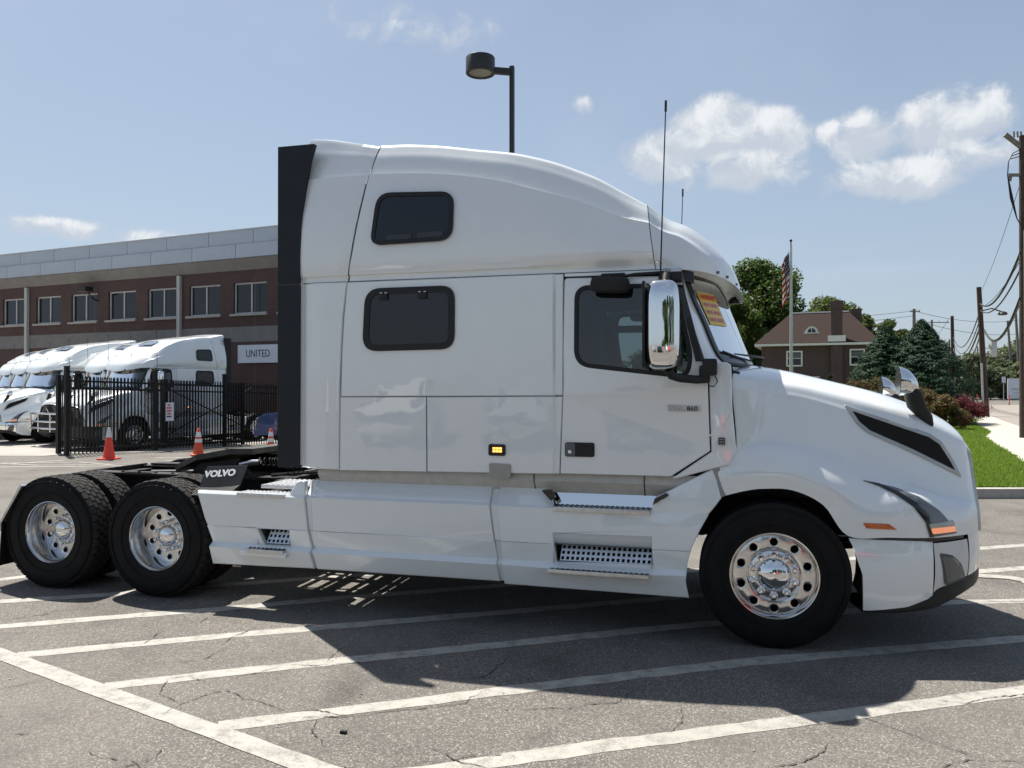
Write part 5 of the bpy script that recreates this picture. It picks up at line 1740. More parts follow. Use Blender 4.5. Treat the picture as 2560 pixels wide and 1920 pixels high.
# metal parapet panels in two rows
pm = MB(); pm.box((0, 0, 0), (2.755, .05, .655)); up_me = pm.mesh('parapet_panel', 'panel_metal')
pm = MB(); pm.box((0, 0, 0), (2.755, .05, .655)); lo_me = up_me
k = 0
u = U0 + 1.38
while u < U1:
    link('parapet_panel', lo_me, bld, (u + .05, -.45, 8.40 + Z)); link('parapet_panel', up_me, bld, (u + 1.05, -.36, 9.085 + Z)); u += 2.78
mb = MB(); mb.box(((U0 + U1) / 2, -.10, 8.72 + Z), (U1 - U0, .60, .03)); mb.box(((U0 + U1) / 2, -.16, 9.43 + Z), (U1 - U0, .52, .05)); mb.box(((U0 + U1) / 2, .0, 8.7 + Z), (U1 - U0, .5, 1.4)); mb.build('parapet_cap', 'trim_metal', bld)
for a, b_ in wins:
    w_ = empty('window', ((a + b_) / 2, .0, 5.45 + Z), 0, bld)
    W_, H_ = b_ - a, 1.51
    mb = MB(); mb.box((-W_ / 2 + .03, .15, H_ / 2), (.06, .08, H_)); mb.box((W_ / 2 - .03, .15, H_ / 2), (.06, .08, H_)); mb.box((0, .15, H_ - .035), (W_ - .12, .08, .07)); mb.box((0, .15, .035), (W_ - .12, .08, .07)); mb.box((.02, .15, H_ / 2), (.065, .08, H_ - .14))
    mb.build('frame', 'window_frame', w_)
    for x0, x1 in ((-W_ / 2 + .06, -.0125), (.0525, W_ / 2 - .06)):
        mb = MB(); mb.add([(x0, .16, .07), (x1, .16, .07), (x1, .16, H_ - .07), (x0, .16, H_ - .07)], [(0, 1, 2, 3)]); mb.build('pane', 'side_glass', w_)
    mb = MB(); mb.cbox((-.02, -.02, -.055), (W_ + .22, .24, .11), .01); mb.build('sill', 'kerb_concrete', w_)
for u in (-13.38, -1.84, -24.9):
    mb = MB(); mb.box((u, -.10, 3.85), (.20, .16, 7.7)); mb.build('downpipe', 'downpipe', bld)
for u in (-8.0, 2.95):
    mb = MB(); mb.box((u, -.008, 3.8), (.02, .012, 7.4)); mb.build('movement_joint', 'concrete_band', bld)
# wall floodlight
fl = empty('floodlight', (-7.75, 0, 6.55 + Z), 0, bld)
mb = MB(); mb.tube([(0, 0, 0), (0, -.25, .02), (-.05, -.5, .25), (-.1, -.55, .42)], .045, 8); mb.build('bracket', 'bronze_paint', fl, 60)
mb = MB(); mb.cbox((-.30, -.62, .55), (.78, .50, .26), .05); mb.build('lamp_head', 'bronze_paint', fl, 30)
mb = MB(); mb.box((-.30, -.62, .415), (.60, .36, .02)); mb.build('lens', 'lamp_lens', fl)
# name board
sg = empty('name_board', (3.95, -.02, 3.70), 0, bld)
mb = MB(); mb.box((0, -.06, 0), (3.9, .10, .86)); mb.build('board', 'sign_white', sg)
lettering('sign_lettering', 'UNITED', .50, 'sign_ink', sg, (-1.45, -.115, 0), (R(90), 0, 0), .004, 'LEFT', sx=.82)
lettering('sign_lettering', 'RD', .50, 'sign_ink', sg, (1.1, -.115, 0), (R(90), 0, 0), .004, 'LEFT', sx=.82) if False else None

# ------------------------------------------------------------------ parked lorries in the yard: copies of the lorry
def park(e, n, label, mats=None):
    r = copy_tree(truck)
    ax = Vector(site(e, n)[:2])                     # left steer wheel on the ground
    a = math.atan2(-.972, -.223)
    loc = Vector((AX_F, 1.22))
    c, s_ = math.cos(a), math.sin(a)
    r.location = (ax.x - (c * loc.x - s_ * loc.y), ax.y - (s_ * loc.x + c * loc.y), gz(e, n) + .026)
    r.rotation_euler = (0, 0, a)
    tag(r, label, 'truck', 'white tractor units parked in a row inside the fence')
    for ch in r.children:
        nm = ch.name.split('.')[0]
        if nm in ('bumper_centre', 'fog_lamp_bezel') and mats:
            ch.material_slots[0].link = 'OBJECT'; ch.material_slots[0].material = M(mats)
    return r


PK0 = (-12.5, 25.5); OFF = (-2.11, 2.48)
park(PK0[0], PK0[1], 'white lorry with black bumper parked right behind the black railings, nearest the blue pickup', 'black_plastic')
t2 = park(PK0[0] + OFF[0], PK0[1] + OFF[1], 'white lorry with tubular bull bar parked behind the fence, left of the black bumpered one', 'black_plastic')
P3 = (-17.5, 29.0)
park(P3[0], P3[1], 'white lorry with chrome bumper parked just left of the fence end post', 'chrome')
park(P3[0] - 2.2, P3[1] + 2.48, 'white lorry behind the chrome bumpered one, second from the left edge in the yard', 'chrome')
park(P3[0] - 4.4, P3[1] + 4.96, 'farthest white lorry of the yard row, mostly hidden at the left edge', 'chrome')
# bull bar on the second one
mb = MB()
for z in (.62, .86, 1.14):
    mb.tube([(1.80, -.95, z), (2.02, -.80, z), (2.05, 0, z), (2.02, .80, z), (1.80, .95, z)], .038, 8)
for y in (-.8, -.35, .35, .8): mb.tube([(2.02, y, .50), (2.03, y, 1.14)], .032, 8)
mb.build('bull_bar', 'polished_aluminium', t2, 60)

# ------------------------------------------------------------------ fence
A0, A1 = Vector((-12.38, 21.4)), Vector((-8.6, 28.9))
D_ = (A1 - A0).normalized()
FANG = math.atan2(D_.y, D_.x) + R(15.2)
pk = MB(); pk.box((0, 0, 1.10), (.026, .026, 2.16)); pk.add([(-.013, -.013, 2.18), (.013, -.013, 2.18), (.013, .013, 2.18), (-.013, .013, 2.18), (0, 0, 2.23)], [(0, 1, 4), (1, 2, 4), (2, 3, 4), (3, 0, 4)])
picket_me = pk.mesh('picket', 'fence_black')


def fence(name, p0, length, ang, posts, label, cat, gap=.118, off=0.0, post_h=2.46, rails=(.17, 1.86, 2.08), group=None, hoff=0.0):
    e0, n0 = p0
    f = empty(name, site(e0, n0, gz(e0, n0)), ang)
    tag(f, label, cat, group)
    dz = gz(e0 + length * D_.x, n0 + length * D_.y) - gz(e0, n0) if length > 0 else 0
    zz = lambda x: dz * x / max(length, .01)
    for x in posts:
        mb = MB(); mb.cbox((x, 0, post_h / 2 + zz(x)), (.11, .11, post_h), .006); mb.cbox((x, 0, post_h + .012 + zz(x)), (.13, .13, .03), .006); mb.build('post', 'fence_black', f)
    for z in rails:
        mb = MB()
        mb.add([(0, -.02, z - .022), (length, -.02, z - .022 + dz), (length, .02, z - .022 + dz), (0, .02, z - .022), (0, -.02, z + .022), (length, -.02, z + .022 + dz), (length, .02, z + .022 + dz), (0, .02, z + .022)], [(0, 1, 2, 3), (4, 5, 6, 7), (0, 1, 5, 4), (1, 2, 6, 5), (2, 3, 7, 6), (3, 0, 4, 7)]); mb.build('rail', 'fence_black', f)
    x = gap
    while x < length:
        if min(abs(x - q) for q in posts) > .07: link('picket', picket_me, f, (x, 0, hoff + zz(x)))
        x += gap
    return f


fence('railing_fence', (A0.x, A0.y), 8.4, FANG, (0, 2.84, 5.6, 8.4), 'black steel railing fence with tall posts in front of the parked white lorries', 'fence')
# sliding gate standing just behind the fence
gf = fence('sliding_gate', (-13.05, 22.15), 7.0, FANG, (0, 3.55, 6.95), 'black sliding gate of railings standing just behind the fence, its bare end at the left', 'gate', post_h=2.24, rails=(.10, .30, 1.90, 2.10), hoff=.05)
mb = MB()
for x in (.9, 2.8, 4.6, 6.6): mb.lathe([(.0005, -.02), (.05, -.02), (.05, .02), (.0005, .02)], 12, 'y', (x, 0, .055))
mb.build('roller', 'black_metal', gf)
mb = MB(); mb.tube([(3.6, 0, .30), (7.4, 0, 1.9)], .02, 6); mb.tube([(3.6, 0, 1.9), (7.4, 0, .30)], .02, 6); mb.build('brace', 'fence_black', gf, 60)
# a farther run of the fence closing the yard towards the building
p2 = (A1.x, A1.y)
fence('railing_fence', p2, 7.0, R(15.2 - 10), (0, 2.4, 4.8, 7.0), 'black steel railing fence running behind the blue pickup to the right', 'fence')
# the notice on the railings
nb = MB(); nb.box((0, 0, 0), (.36, .012, .55)); ns_ = empty('warning_notice', site(A0.x + D_.x * 3.35, A0.y + D_.y * 3.35, 0), FANG)
tag(ns_, 'small white notice with red print fixed to the black railings', 'sign')
mb = MB(); mb.box((0, -.035, 1.12), (.30, .012, .58)); mb.build('plate', 'sign_white', ns_)
for z, w_ in ((1.33, .10), (1.24, .20), (1.15, .18), (1.06, .15), (.97, .17)):
    mb = MB(); mb.box((-.03, -.044, z), (w_, .004, .045)); mb.build('notice_print', 'sticker_red' if z > 1.0 else 'sign_ink', ns_)

# ------------------------------------------------------------------ traffic cones
def cone(e, n, h, mat, bands, label, base=.20, tip=.035):
    r = empty('traffic_cone', site(e, n, gz(e, n) + .004), random.uniform(0, 1))
    tag(r, label, 'traffic cone', 'traffic cones in front of the fence')
    mb = MB(); mb.cbox((0, 0, .018), (base * 2, base * 2, .036), .012); mb.build('base', mat, r, 30)
    r0 = base * .72
    rad = lambda z: r0 + (tip - r0) * (z - .036) / (h - .036)
    mb = MB(); mb.lathe([(rad(.036), .036), (rad(h * .5), h * .5), (rad(h), h - .01), (tip * .6, h), (tip * .55, h - .08)], 28, 'z'); mb.build('body', mat, r, 60)
    for z0, z1 in bands:
        mb = MB(); mb.lathe([(rad(z0), z0), (rad(z0) + .005, z0), (rad(z1) + .005, z1), (rad(z1), z1)], 28, 'z'); mb.build('reflective_band', 'reflective_white', r, 60)
    return r


c1 = cone(-10.55, 20.15, .83, 'cone_red', [(.58, .80)], 'bright red traffic cone with white top, leftmost and nearest of the three', .21, .030)
mb = MB(); mb.lathe([(.036, .795), (.040, .80), (.036, .83), (.030, .835)], 20, 'z'); mb.lathe([(.041, .70), (.044, .70), (.043, .735), (.040, .735)], 20, 'z'); mb.build('collar', 'satin_silver', c1, 40)
cone(-8.72, 21.41, .75, 'cone_orange', [(.36, .455), (.51, .65)], 'faded orange traffic cone with two white bands beside the fence middle post')
cone(-6.85, 21.87, .72, 'cone_orange', [(.34, .44), (.50, .63)], 'orange two-banded traffic cone nearest the tractor unit, below the blue pickup', .19)

# ------------------------------------------------------------------ blue pickup
pk_ = empty('pickup_truck', site(-5.95, 26.9, gz(-8, 26.9)), R(15.2 + 196))
tag(pk_, 'dark blue pickup half hidden behind the black side extender', 'pickup truck')
prof = [(2.75, .52), (2.80, .75), (2.74, 1.08), (2.55, 1.17), (1.35, 1.28), (.65, 1.82), (.35, 1.90), (-.95, 1.90), (-1.2, 1.32), (-2.75, 1.30), (-2.82, .7), (-2.75, .50)]
mb = MB()
ins = lambda z: .0 if z < 1.2 else .16 * min(1, (z - 1.2) / .6)
n_ = len(prof)
G = [[(x, w * (.96 - ins(z)), z + (.03 if abs(w) < .5 and z > 1 else 0)) for w in (-1, -.9, -.4, .4, .9, 1)] for x, z in prof + prof[:1]]
mb.grid(G)
for w in (-1, 1):
    vs = [(x, w * (.96 - ins(z)), z) for x, z in prof]; tri = tessellate_polygon([[Vector((x, z, 0)) for x, z in prof]]); mb.add(vs, [tuple(t) for t in tri])
mb.build('body', 'blue_paint', pk_, 35)
mb = MB(); mb.cbox((2.79, 0, .90), (.06, 1.25, .30), .015); mb.build('grille', 'black_plastic', pk_)
for z in (.80, .88, .96, 1.03):
    mb = MB(); mb.box((2.825, 0, z), (.012, 1.2, .02)); mb.build('grille_bar', 'black_metal', pk_)
for s in (-1, 1):
    mb = MB(); mb.cbox((2.755, s * .78, .95), (.10, .30, .22), .03); mb.build('headlight', 'fog_lens', pk_, 40)
    mb = MB(); mb.add([(1.25, s * .94, 1.30), (.68, s * .835, 1.74), (-.85, s * .82, 1.76), (-1.05, s * .94, 1.33)], [(0, 1, 2, 3)]); mb.build('side_window', 'side_glass', pk_)
    mb = MB(); mb.cbox((.95, s * 1.08, 1.32), (.14, .20, .17), .04); mb.build('mirror', 'black_plastic', pk_, 40)
mb = MB(); mb.add([(1.30, -.82, 1.335), (1.30, .82, 1.335), (.70, .74, 1.80), (.70, -.74, 1.80)], [(0, 1, 2, 3)]); mb.build('windscreen', 'side_glass', pk_)
mb = MB(); mb.cbox((2.80, 0, .58), (.16, 1.86, .24), .05); mb.build('bumper', 'blue_paint', pk_, 40)
for x in (1.75, -1.75):
    for s in (-1, 1):
        w_ = empty('wheel', (x, s * .84, .39), PI if s < 0 else 0, pk_)
        mb = MB(); mb.lathe([(.22, -.11), (.36, -.12), (.39, -.09), (.39, .09), (.36, .12), (.22, .11)], 32); mb.build('tyre', 'rubber', w_, 40)
        mb = MB(); mb.lathe([(.22, .10), (.18, .08), (.06, .09), (.0005, .10)], 24); mb.build('rim', 'satin_silver', w_, 40)
        mb = MB(); mb.lathe([(.42, .122), (.46, .128), (.47, .06)], 32); mb.build('arch_lip', 'black_plastic', w_, 40)

# pickups standing behind the photographer, mirrored in the chrome and the paint
for k, (x, y, a, mat, lab) in enumerate(((-10.5, -13, 80, 'dull_white', 'white pickup parked behind the photographer, mirrored in the rear hub caps'), (-6.6, -14, 82, 'satin_silver', 'silver pickup parked behind the photographer'), (-2.6, -13.5, 84, 'gloss_black', 'black pickup parked behind the photographer'), (1.5, -14, 86, 'white_paint', 'bright white pickup mirrored in the front hub cap'), (5.4, -13.5, 88, 'cone_red', 'red pickup mirrored as a red streak in the door mirror'), (9.6, -14, 90, 'satin_silver', 'silver pickup farthest right behind the photographer'))):
    c = copy_tree(pk_, loc=(x, y, 0), rz=R(a))
    tag(c, lab, 'pickup truck', 'pickups parked behind the photographer')
    for ch in c.children:
        if ch.name.split('.')[0] in ('body', 'bumper'):
            ch.material_slots[0].link = 'OBJECT'; ch.material_slots[0].material = M(mat)

# ------------------------------------------------------------------ lamp post behind the lorry
lp = empty('lamp_post', site(.0, 15.5, 0), 0)
tag(lp, 'dark lamp post with round drum lamp head rising behind the sleeper roof', 'lamp post')
LZ = 1.855 + (838 - 140) / 1662 * 15.5
mb = MB(); mb.box((0, 0, LZ / 2), (.088, .088, LZ)); mb.build('pole', 'bronze_paint', lp)
mb = MB(); mb.box((-.20, -.10, LZ - .115), (.36, .09, .12), Matrix.Rotation(R(26), 3, 'Z')); mb.build('arm', 'bronze_paint', lp)
mb = MB(); mb.lathe([(.0005, .16), (.285, .16), (.292, .15), (.292, -.15), (.285, -.158), (.235, -.158), (.225, -.135)], 48, 'z', (-.58, -.28, LZ - .04)); mb.build('drum', 'bronze_paint', lp, 40)
mb = MB(); mb.lathe([(.228, -.138), (.12, -.146), (.0005, -.148)], 32, 'z', (-.58, -.28, LZ - .04)); mb.build('lens', 'lamp_lens', lp, 60)
mb = MB(); mb.lathe([(.0005, 0), (.19, 0), (.19, .5), (.17, .55), (.0005, .55)], 20, 'z'); mb.build('footing', 'kerb_concrete', lp, 30)

# ------------------------------------------------------------------ flagpole and flag
fp = empty('flagpole', site((1709 - 1106) / 1662 * 36, 36, kz))
tag(fp, 'slender grey flagpole with a gold ball standing on the lawn before the brick house', 'flagpole')
FZ = 1.855 + (838 - 524) / 1662 * 36 - kz
mb = MB(); mb.tube([(0, 0, 0), (0, 0, 2), (0, 0, FZ)], [.085, .078, .042], 14); mb.build('pole', 'conduit', fp, 60)
mb = MB(); mb.lathe([(.0005, -.07), (.05, -.05), (.07, 0), (.05, .05), (.0005, .07)], 14, 'z', (0, 0, FZ + .12)); mb.tube([(0, 0, FZ), (0, 0, FZ + .06)], .03, 8); mb.build('finial', 'bronze_paint', fp, 60)
mb = MB(); mb.tube([(.06, 0, FZ - .1), (.09, 0, 1.2)], .006, 5); mb.build('halyard', 'white_print', fp)
fe, fn = (1709 - 1106) / 1662 * 36, 36
flag = empty('flag', site(fe - .07, fn, kz + FZ - .35))
tag(flag, 'striped red and white flag with blue corner hanging limp from the flagpole', 'flag')
# cloth hanging in folds: u along the fly (gathered), v down the hoist
def fold(u, v):
    hang = u * 1.9                      # the fly droops straight down
    x = -.02 - .34 * u * (1 - .25 * math.sin(v * 2.6)) + .03 * math.sin(u * 9 + v * 4)
    y = .07 * math.sin(u * 11 + v * 3) * (.3 + u)
    return (x, y, -(v * 2.05) - hang * .36)
names = ['flag_red', 'flag_white']
for k in range(13):
    mb = MB(); u0 = .50 if k < 7 else 0
    mb.grid([[fold(u0 + (1 - u0) * i / 16, (k + j / 2) / 13) for i in range(17)] for j in range(3)])
    mb.build('stripe', names[k % 2], flag, 60)
mb = MB(); mb.grid([[fold(.50 * i / 10, 7 * j / 8 / 13) for i in range(11)] for j in range(9)]); cn = mb.build('canton', 'flag_blue', flag, 60)
mb = MB()
for j in range(5):
    for i in range(6):
        p = fold(.50 * (i + .5) / 6, 7 * (j + .5) / 5 / 13)
        pts = [(p[0] + .028 * (1 if q % 2 == 0 else .45) * math.sin(PI * q / 5), p[1] - .012, p[2] + .028 * (1 if q % 2 == 0 else .45) * math.cos(PI * q / 5)) for q in range(10)]
        mb.add(pts, [tuple(range(10))])
mb.build('star', 'flag_white', cn)

# ------------------------------------------------------------------ brick house
HN = 66.0
hx = lambda dx, n=HN: (dx - 1106) / 1662 * n
hz = lambda dy, n=HN: 1.855 + (838 - dy) / 1662 * n
hs = empty('brick_house', site(hx(1645), HN, 0), R(15.2 - 22))
tag(hs, 'dark red brick house with brown hipped roof, arched attic window and two chimneys', 'house')
HW, HD, EZ = 8.7, 8.5, 5.62
mb = MB(); mb.box((HW / 2, HD / 2, EZ / 2), (HW, HD, EZ)); mb.build('wall', 'house_brick', hs)
ov = .55
A_ = [(-ov, -ov, EZ), (HW + ov, -ov, EZ), (HW + ov, HD + ov, EZ), (-ov, HD + ov, EZ)]
RZ = 8.55
r0_, r1_ = (2.2, HD / 2, RZ), (HW - 1.7, HD / 2, RZ)
mb = MB(); mb.add(A_ + [r0_, r1_], [(0, 1, 5, 4), (1, 2, 5), (2, 3, 4, 5), (3, 0, 4)]); mb.build('roof', 'roof_shingle', hs)
mb = MB(); mb.box((HW / 2, HD / 2, EZ - .11), (HW + 2 * ov - .04, HD + 2 * ov - .04, .18)); mb.build('eaves', 'white_trim', hs)
mb = MB(); mb.box((HW / 2 + .25, r0_[1], RZ + .03), (HW - 3.9, .24, .12)); mb.build('ridge', 'white_trim', hs)
mb = MB(); mb.box((5.95, -.10, 4.25), (.88, .62, 8.5)); mb.build('chimney_stack', 'house_brick', hs)
mb = MB(); mb.box((5.95, -.10, 8.72), (1.0, .74, .50)); mb.box((5.95, -.1, 9.02), (.90, .64, .12)); mb.build('chimney', 'house_brick', hs)
mb = MB(); mb.box((5.95, -.12, 5.95), (1.35, .8, .5)); mb.build('chimney_flashing', 'white_trim', hs)
mb = MB(); mb.box((7.6, 5.2, 7.9), (.9, .7, 1.9)); mb.build('chimney', 'house_brick', hs)
mb = MB(); mb.box((8.1, 5.8, 6.8), (1.5, 1.4, .9)); mb.build('dormer', 'roof_shingle', hs)
# arched attic window
dm = empty('attic_window', (4.0, .95, 6.55), 0, hs)
arc = [(.52 * math.cos(PI * k / 14), .56 * math.sin(PI * k / 14)) for k in range(15)]
arc2 = [(.33 * math.cos(PI * k / 14), .04 + .36 * math.sin(PI * k / 14)) for k in range(15)]
mb = MB(); mb.prism(arc, lambda x, z: (x, 0, z), lambda x, z: (x, 1.6, z)); mb.build('dormer', 'white_trim', dm)
mb = MB(); mb.prism(arc2, lambda x, z: (x, -.02, z), lambda x, z: (x, .2, z)); mb.build('pane', 'side_glass', dm)
mb = MB(); mb.box((0, -.03, .25), (.05, .04, .46)); mb.box((0, -.03, -.02), (1.25, .12, .10))
mb.build('sill', 'white_trim', dm)
for (x, z, w_, h_) in ((2.65, 3.80, 1.05, 1.08), (7.5, 3.84, .92, 1.12), (2.65, 1.1, 1.1, 1.3), (7.5, 1.1, 1.0, 1.3), (6.0, .9, .01, .01)):
    if w_ < .1: continue
    q = empty('window', (x, 0, z), 0, hs)
    mb = MB()
    for sx_ in (-1, 1): mb.box((sx_ * (w_ / 2 + .06), -.03, h_ / 2), (.12, .12, h_ + .24))
    mb.box((0, -.03, h_ + .06), (w_, .12, .12)); mb.box((0, -.05, -.06), (w_, .16, .12)); mb.box((0, -.02, h_ * .52), (w_, .06, .05)); mb.build('frame', 'white_trim', q)
    mb = MB(); mb.box((0, -.005, h_ / 2), (w_, .03, h_)); mb.build('pane', 'side_glass', q)
    mb = MB(); mb.box((0, -.022, h_ * .72), (w_ - .05, .012, h_ * .4)); mb.build('blind', 'interior_grey', q)
# porch with dark awning
mb = MB(); mb.add([(1.5, -.02, 2.72), (4.6, -.02, 2.72), (4.6, -1.0, 2.35), (1.5, -1.0, 2.35), (1.5, -.02, 2.6), (4.6, -.02, 2.6), (4.6, -1.0, 2.1), (1.5, -1.0, 2.1)], [(0, 1, 2, 3), (3, 2, 6, 7), (0, 3, 7, 4), (1, 2, 6, 5)]); aw = mb.build('awning', 'bronze_paint', hs)
mb = MB(); mb.box((3.05, -.05, 2.78), (3.15, .10, .10)); mb.build('awning_rail', 'white_trim', aw)
mb = MB(); mb.tube([(HW - .25, -.08, 0), (HW - .25, -.08, EZ - .2)], .05, 6); mb.build('downpipe', 'bronze_paint', hs)

# ------------------------------------------------------------------ utility poles and lines
POLES = {}


def pole(key, e, n, h, lean=(0, 0), r=.14, label='', mat='pole_wood', arms=(), base=kz, extras=None, group='wooden utility poles along the street'):
    o = empty('utility_pole', site(e, n, base), R(15.2))
    tag(o, label, 'utility pole', group)
    mb = MB(); mb.tube([(0, 0, 0), (lean[0] * .5, lean[1] * .5, h * .5), (lean[0], lean[1], h)], [r, r * .88, r * .74], 12); mb.build('post', mat, o, 60)
    for (z, L, ang) in arms:
        f = z / h
        mb = MB(); mb.box((lean[0] * f, lean[1] * f - r, z), (L, .10, .12), Matrix.Rotation(R(ang), 3, 'Z'))
        for q in (-.46, -.2, .2, .46):
            mb.tube([(lean[0] * f + q * L * math.cos(R(ang)), lean[1] * f - r + q * L * math.sin(R(ang)), z + .06), (lean[0] * f + q * L * math.cos(R(ang)), lean[1] * f - r + q * L * math.sin(R(ang)), z + .26)], .045, 6)
        mb.build('crossarm', mat, o)
    POLES[key] = o
    return o


pA = pole('A', 17.52, 26.34, 10.35, (-.02, 0), .135, 'tall utility pole with grey riser pipe at the right edge of the picture')
mb = MB(); mb.tube([(-.02, -.16, 0), (-.02, -.16, 7.1)], .06, 10); mb.build('riser_pipe', 'conduit', pA, 60)
mb = MB(); mb.box((-.30, 0, 10.15), (.80, .11, .13), Matrix.Rotation(R(38), 3, 'Y')); mb.box((-.22, 0, 9.0), (.55, .08, .10)); mb.tube([(-.42, 0, 9.0), (-.45, 0, 8.8)], .05, 8)
for q in (0, .12, .24): mb.tube([(-.06 - q, 0, 10.3), (-.06 - q, .02, 10.5)], .03, 6)
mb.build('bracket', 'pole_grey', pA, 40)
mb = MB()
for q in range(3):
    mb.tube([(-.05, 0, 9.9 - .12 * q), (-.35 - .05 * q, 0, 9.75 - .1 * q), (-.50, 0, 9.45), (-.53, 0, 9.0), (-.45 + .04 * q, -.02, 8.2), (-.25, -.05, 7.5), (-.03, -.12, 7.05)], .018, 6)
mb.build('drop_wire', 'wire', pA, 60)
mb = MB()
for z in (8.4, 6.9, 6.2, 5.9): mb.tube([(0, 0, z), (-.10, 0, z)], .02, 6)
mb.build('step_bolt', 'black_metal', pA)
pB = pole('B', 28.65, 46.5, 7.80, (-.42, 0), .18, 'thick leaning utility pole with lamp bracket standing beside the red barberry')
mb = MB(); mb.cbox((.42, 0, 4.05), (.34, .3, .95), .03); mb.build('cable_box', 'conduit', pB, 30)
mb = MB(); mb.tube([(-.30, -.22, 0), (-.40, -.22, 3.2)], .06, 8); mb.build('riser_pipe', 'conduit', pB, 60)
mb = MB(); mb.tube([(-.3, 0, 6.35), (.3, -.1, 6.5), (.9, -.1, 6.3)], .04, 6); mb.lathe([(.0005, .14), (.2, .08), (.28, -.05), (.2, -.1), (.0005, -.12)], 14, 'z', (.95, -.1, 6.2)); mb.build('cable_closure', 'black_metal', pB, 50)
pC = pole('C', 44.5, 77.5, 8.95, (-.15, 0), .20, 'dark utility pole behind the blue spruce, next left of the thick leaning pole')
mb = MB(); mb.tube([(0, -.25, 0), (-.05, -.25, 3.0)], .09, 8); mb.build('riser_pipe', 'conduit', pC, 60)
pole('D', 57.5, 110, 13.0, (0, 0), .28, 'distant utility pole whose top shows just above the spruce', 'pole_grey', ((12.6, 1.4, 0),))
pole('E', 65.5, 120, 12.3, (0, 0), .20, 'distant utility pole with two crossarms beside the spruce top', 'pole_grey', ((11.9, 5.2, 0), (9.0, 4.2, 0)))
pole('F', 88, 135, 13.5, (-1.0, 0), .24, 'leaning far utility pole with crossarm above the street trees', 'pole_grey', ((4.8 + 2.0, 6.0, 8),))
pole('G', 86, 130, 15.0, (-.9, 0), .26, 'leaning far utility pole near the right edge of the picture', 'pole_grey', ((7.6, 3.5, 10),))
for k, (dx, dy, n) in enumerate(((2025, 745, 150), (2051, 735, 140), (2112, 750, 190), (2140, 745, 170), (2090, 765, 220))):
    pole('H%d' % k, (dx - 1106) / 1662 * n, n, 1.855 + (838 - dy) / 1662 * n, (0, 0), .20, ['thin far pole just right of the spruce foot', 'thin far pole left of the pole with the riser pipe', 'thin far pole seen left of the thick leaning pole', 'thin far pole seen right of the thick leaning pole', 'smallest far pole down the street'][k], 'pole_grey', ((1.855 + (838 - dy) / 1662 * n - .9, 3.0, 0),) if k != 1 else ())


def wire_run(p, q, sag, r, label, n=18):
    p, q = Vector(site(*p)), Vector(site(*q))
    mb = MB(); pts = []
    for i in range(n + 1):
        t = i / n
        c = p.lerp(q, t); c.z -= 4 * sag * t * (1 - t); pts.append(c)
    mb.tube(pts, r, 6)
    tag(mb.build('overhead_cable', 'wire', None, 60), label, 'cable', 'overhead cables between the poles')


A_e, B_e, C_e = (17.4, 26.3), (28.25, 46.4), (44.4, 77.4)
wire_run((*A_e, 6.50), (*B_e, 6.95), .75, .045, 'thick upper cable sagging from the tall edge pole to the thick leaning pole')
wire_run((*A_e, 5.95), (*B_e, 6.55), .65, .032, 'second cable below the thick upper one, between edge pole and leaning pole')
wire_run((*A_e, 6.25), (*B_e, 6.75), .35, .014, 'thin cable between the two upper cables at the right edge')
wire_run((*A_e, 4.95), (28.5, 46.4, 5.35), 1.0, .060, 'thickest and lowest cable drooping to the middle of the leaning pole')
wire_run((*A_e, 8.9), (*B_e, 7.6), .3, .010, 'thin topmost cable from the edge pole to the leaning pole top')
for k, (z0, z1, sg_, r) in enumerate(((6.6, 8.0, 1.6, .035), (6.1, 7.6, 1.7, .03), (5.6, 6.8, 1.5, .05), (5.1, 6.2, 1.8, .035))):
    wire_run((*B_e, z0), (*C_e, z1 - 1.0), sg_, r, ['uppermost drooping cable between the leaning pole and the dark pole', 'second drooping cable between the leaning pole and the dark pole', 'thickest drooping cable between the leaning pole and the dark pole', 'lowest drooping cable between the leaning pole and the dark pole'][k])
for k, (z0, z1) in enumerate(((6.6, 9.0), (5.6, 8.0), (5.0, 7.2))):
    wire_run((*C_e, z0), (60.5, 104 + 8 * k, z1 - 3.5), .8, .035, ['upper cable leaving the dark pole towards the far street', 'middle cable leaving the dark pole towards the far street', 'lower cable leaving the dark pole towards the far street'][k])
wire_run((57.5, 110, 12.9), (24, 96, 10.6), .6, .03, 'thin line running left from the far pole above the house')
wire_run((57.5, 110, 12.2), (24, 96, 9.6), .6, .03, 'lower thin line running left from the far pole above the house')
wire_run((57.5, 110, 12.9), (86, 130, 13.4), .9, .03, 'thin line running right from the far pole across the street')
wire_run((57.5, 110, 11.7), (86, 130, 11.0), .9, .03, 'lower thin line running right from the far pole across the street')
wire_run((65.5, 120, 9.2), (43.9, 77.4, 8.8), .3, .02, 'thin line from the crossarm pole down to the dark pole')
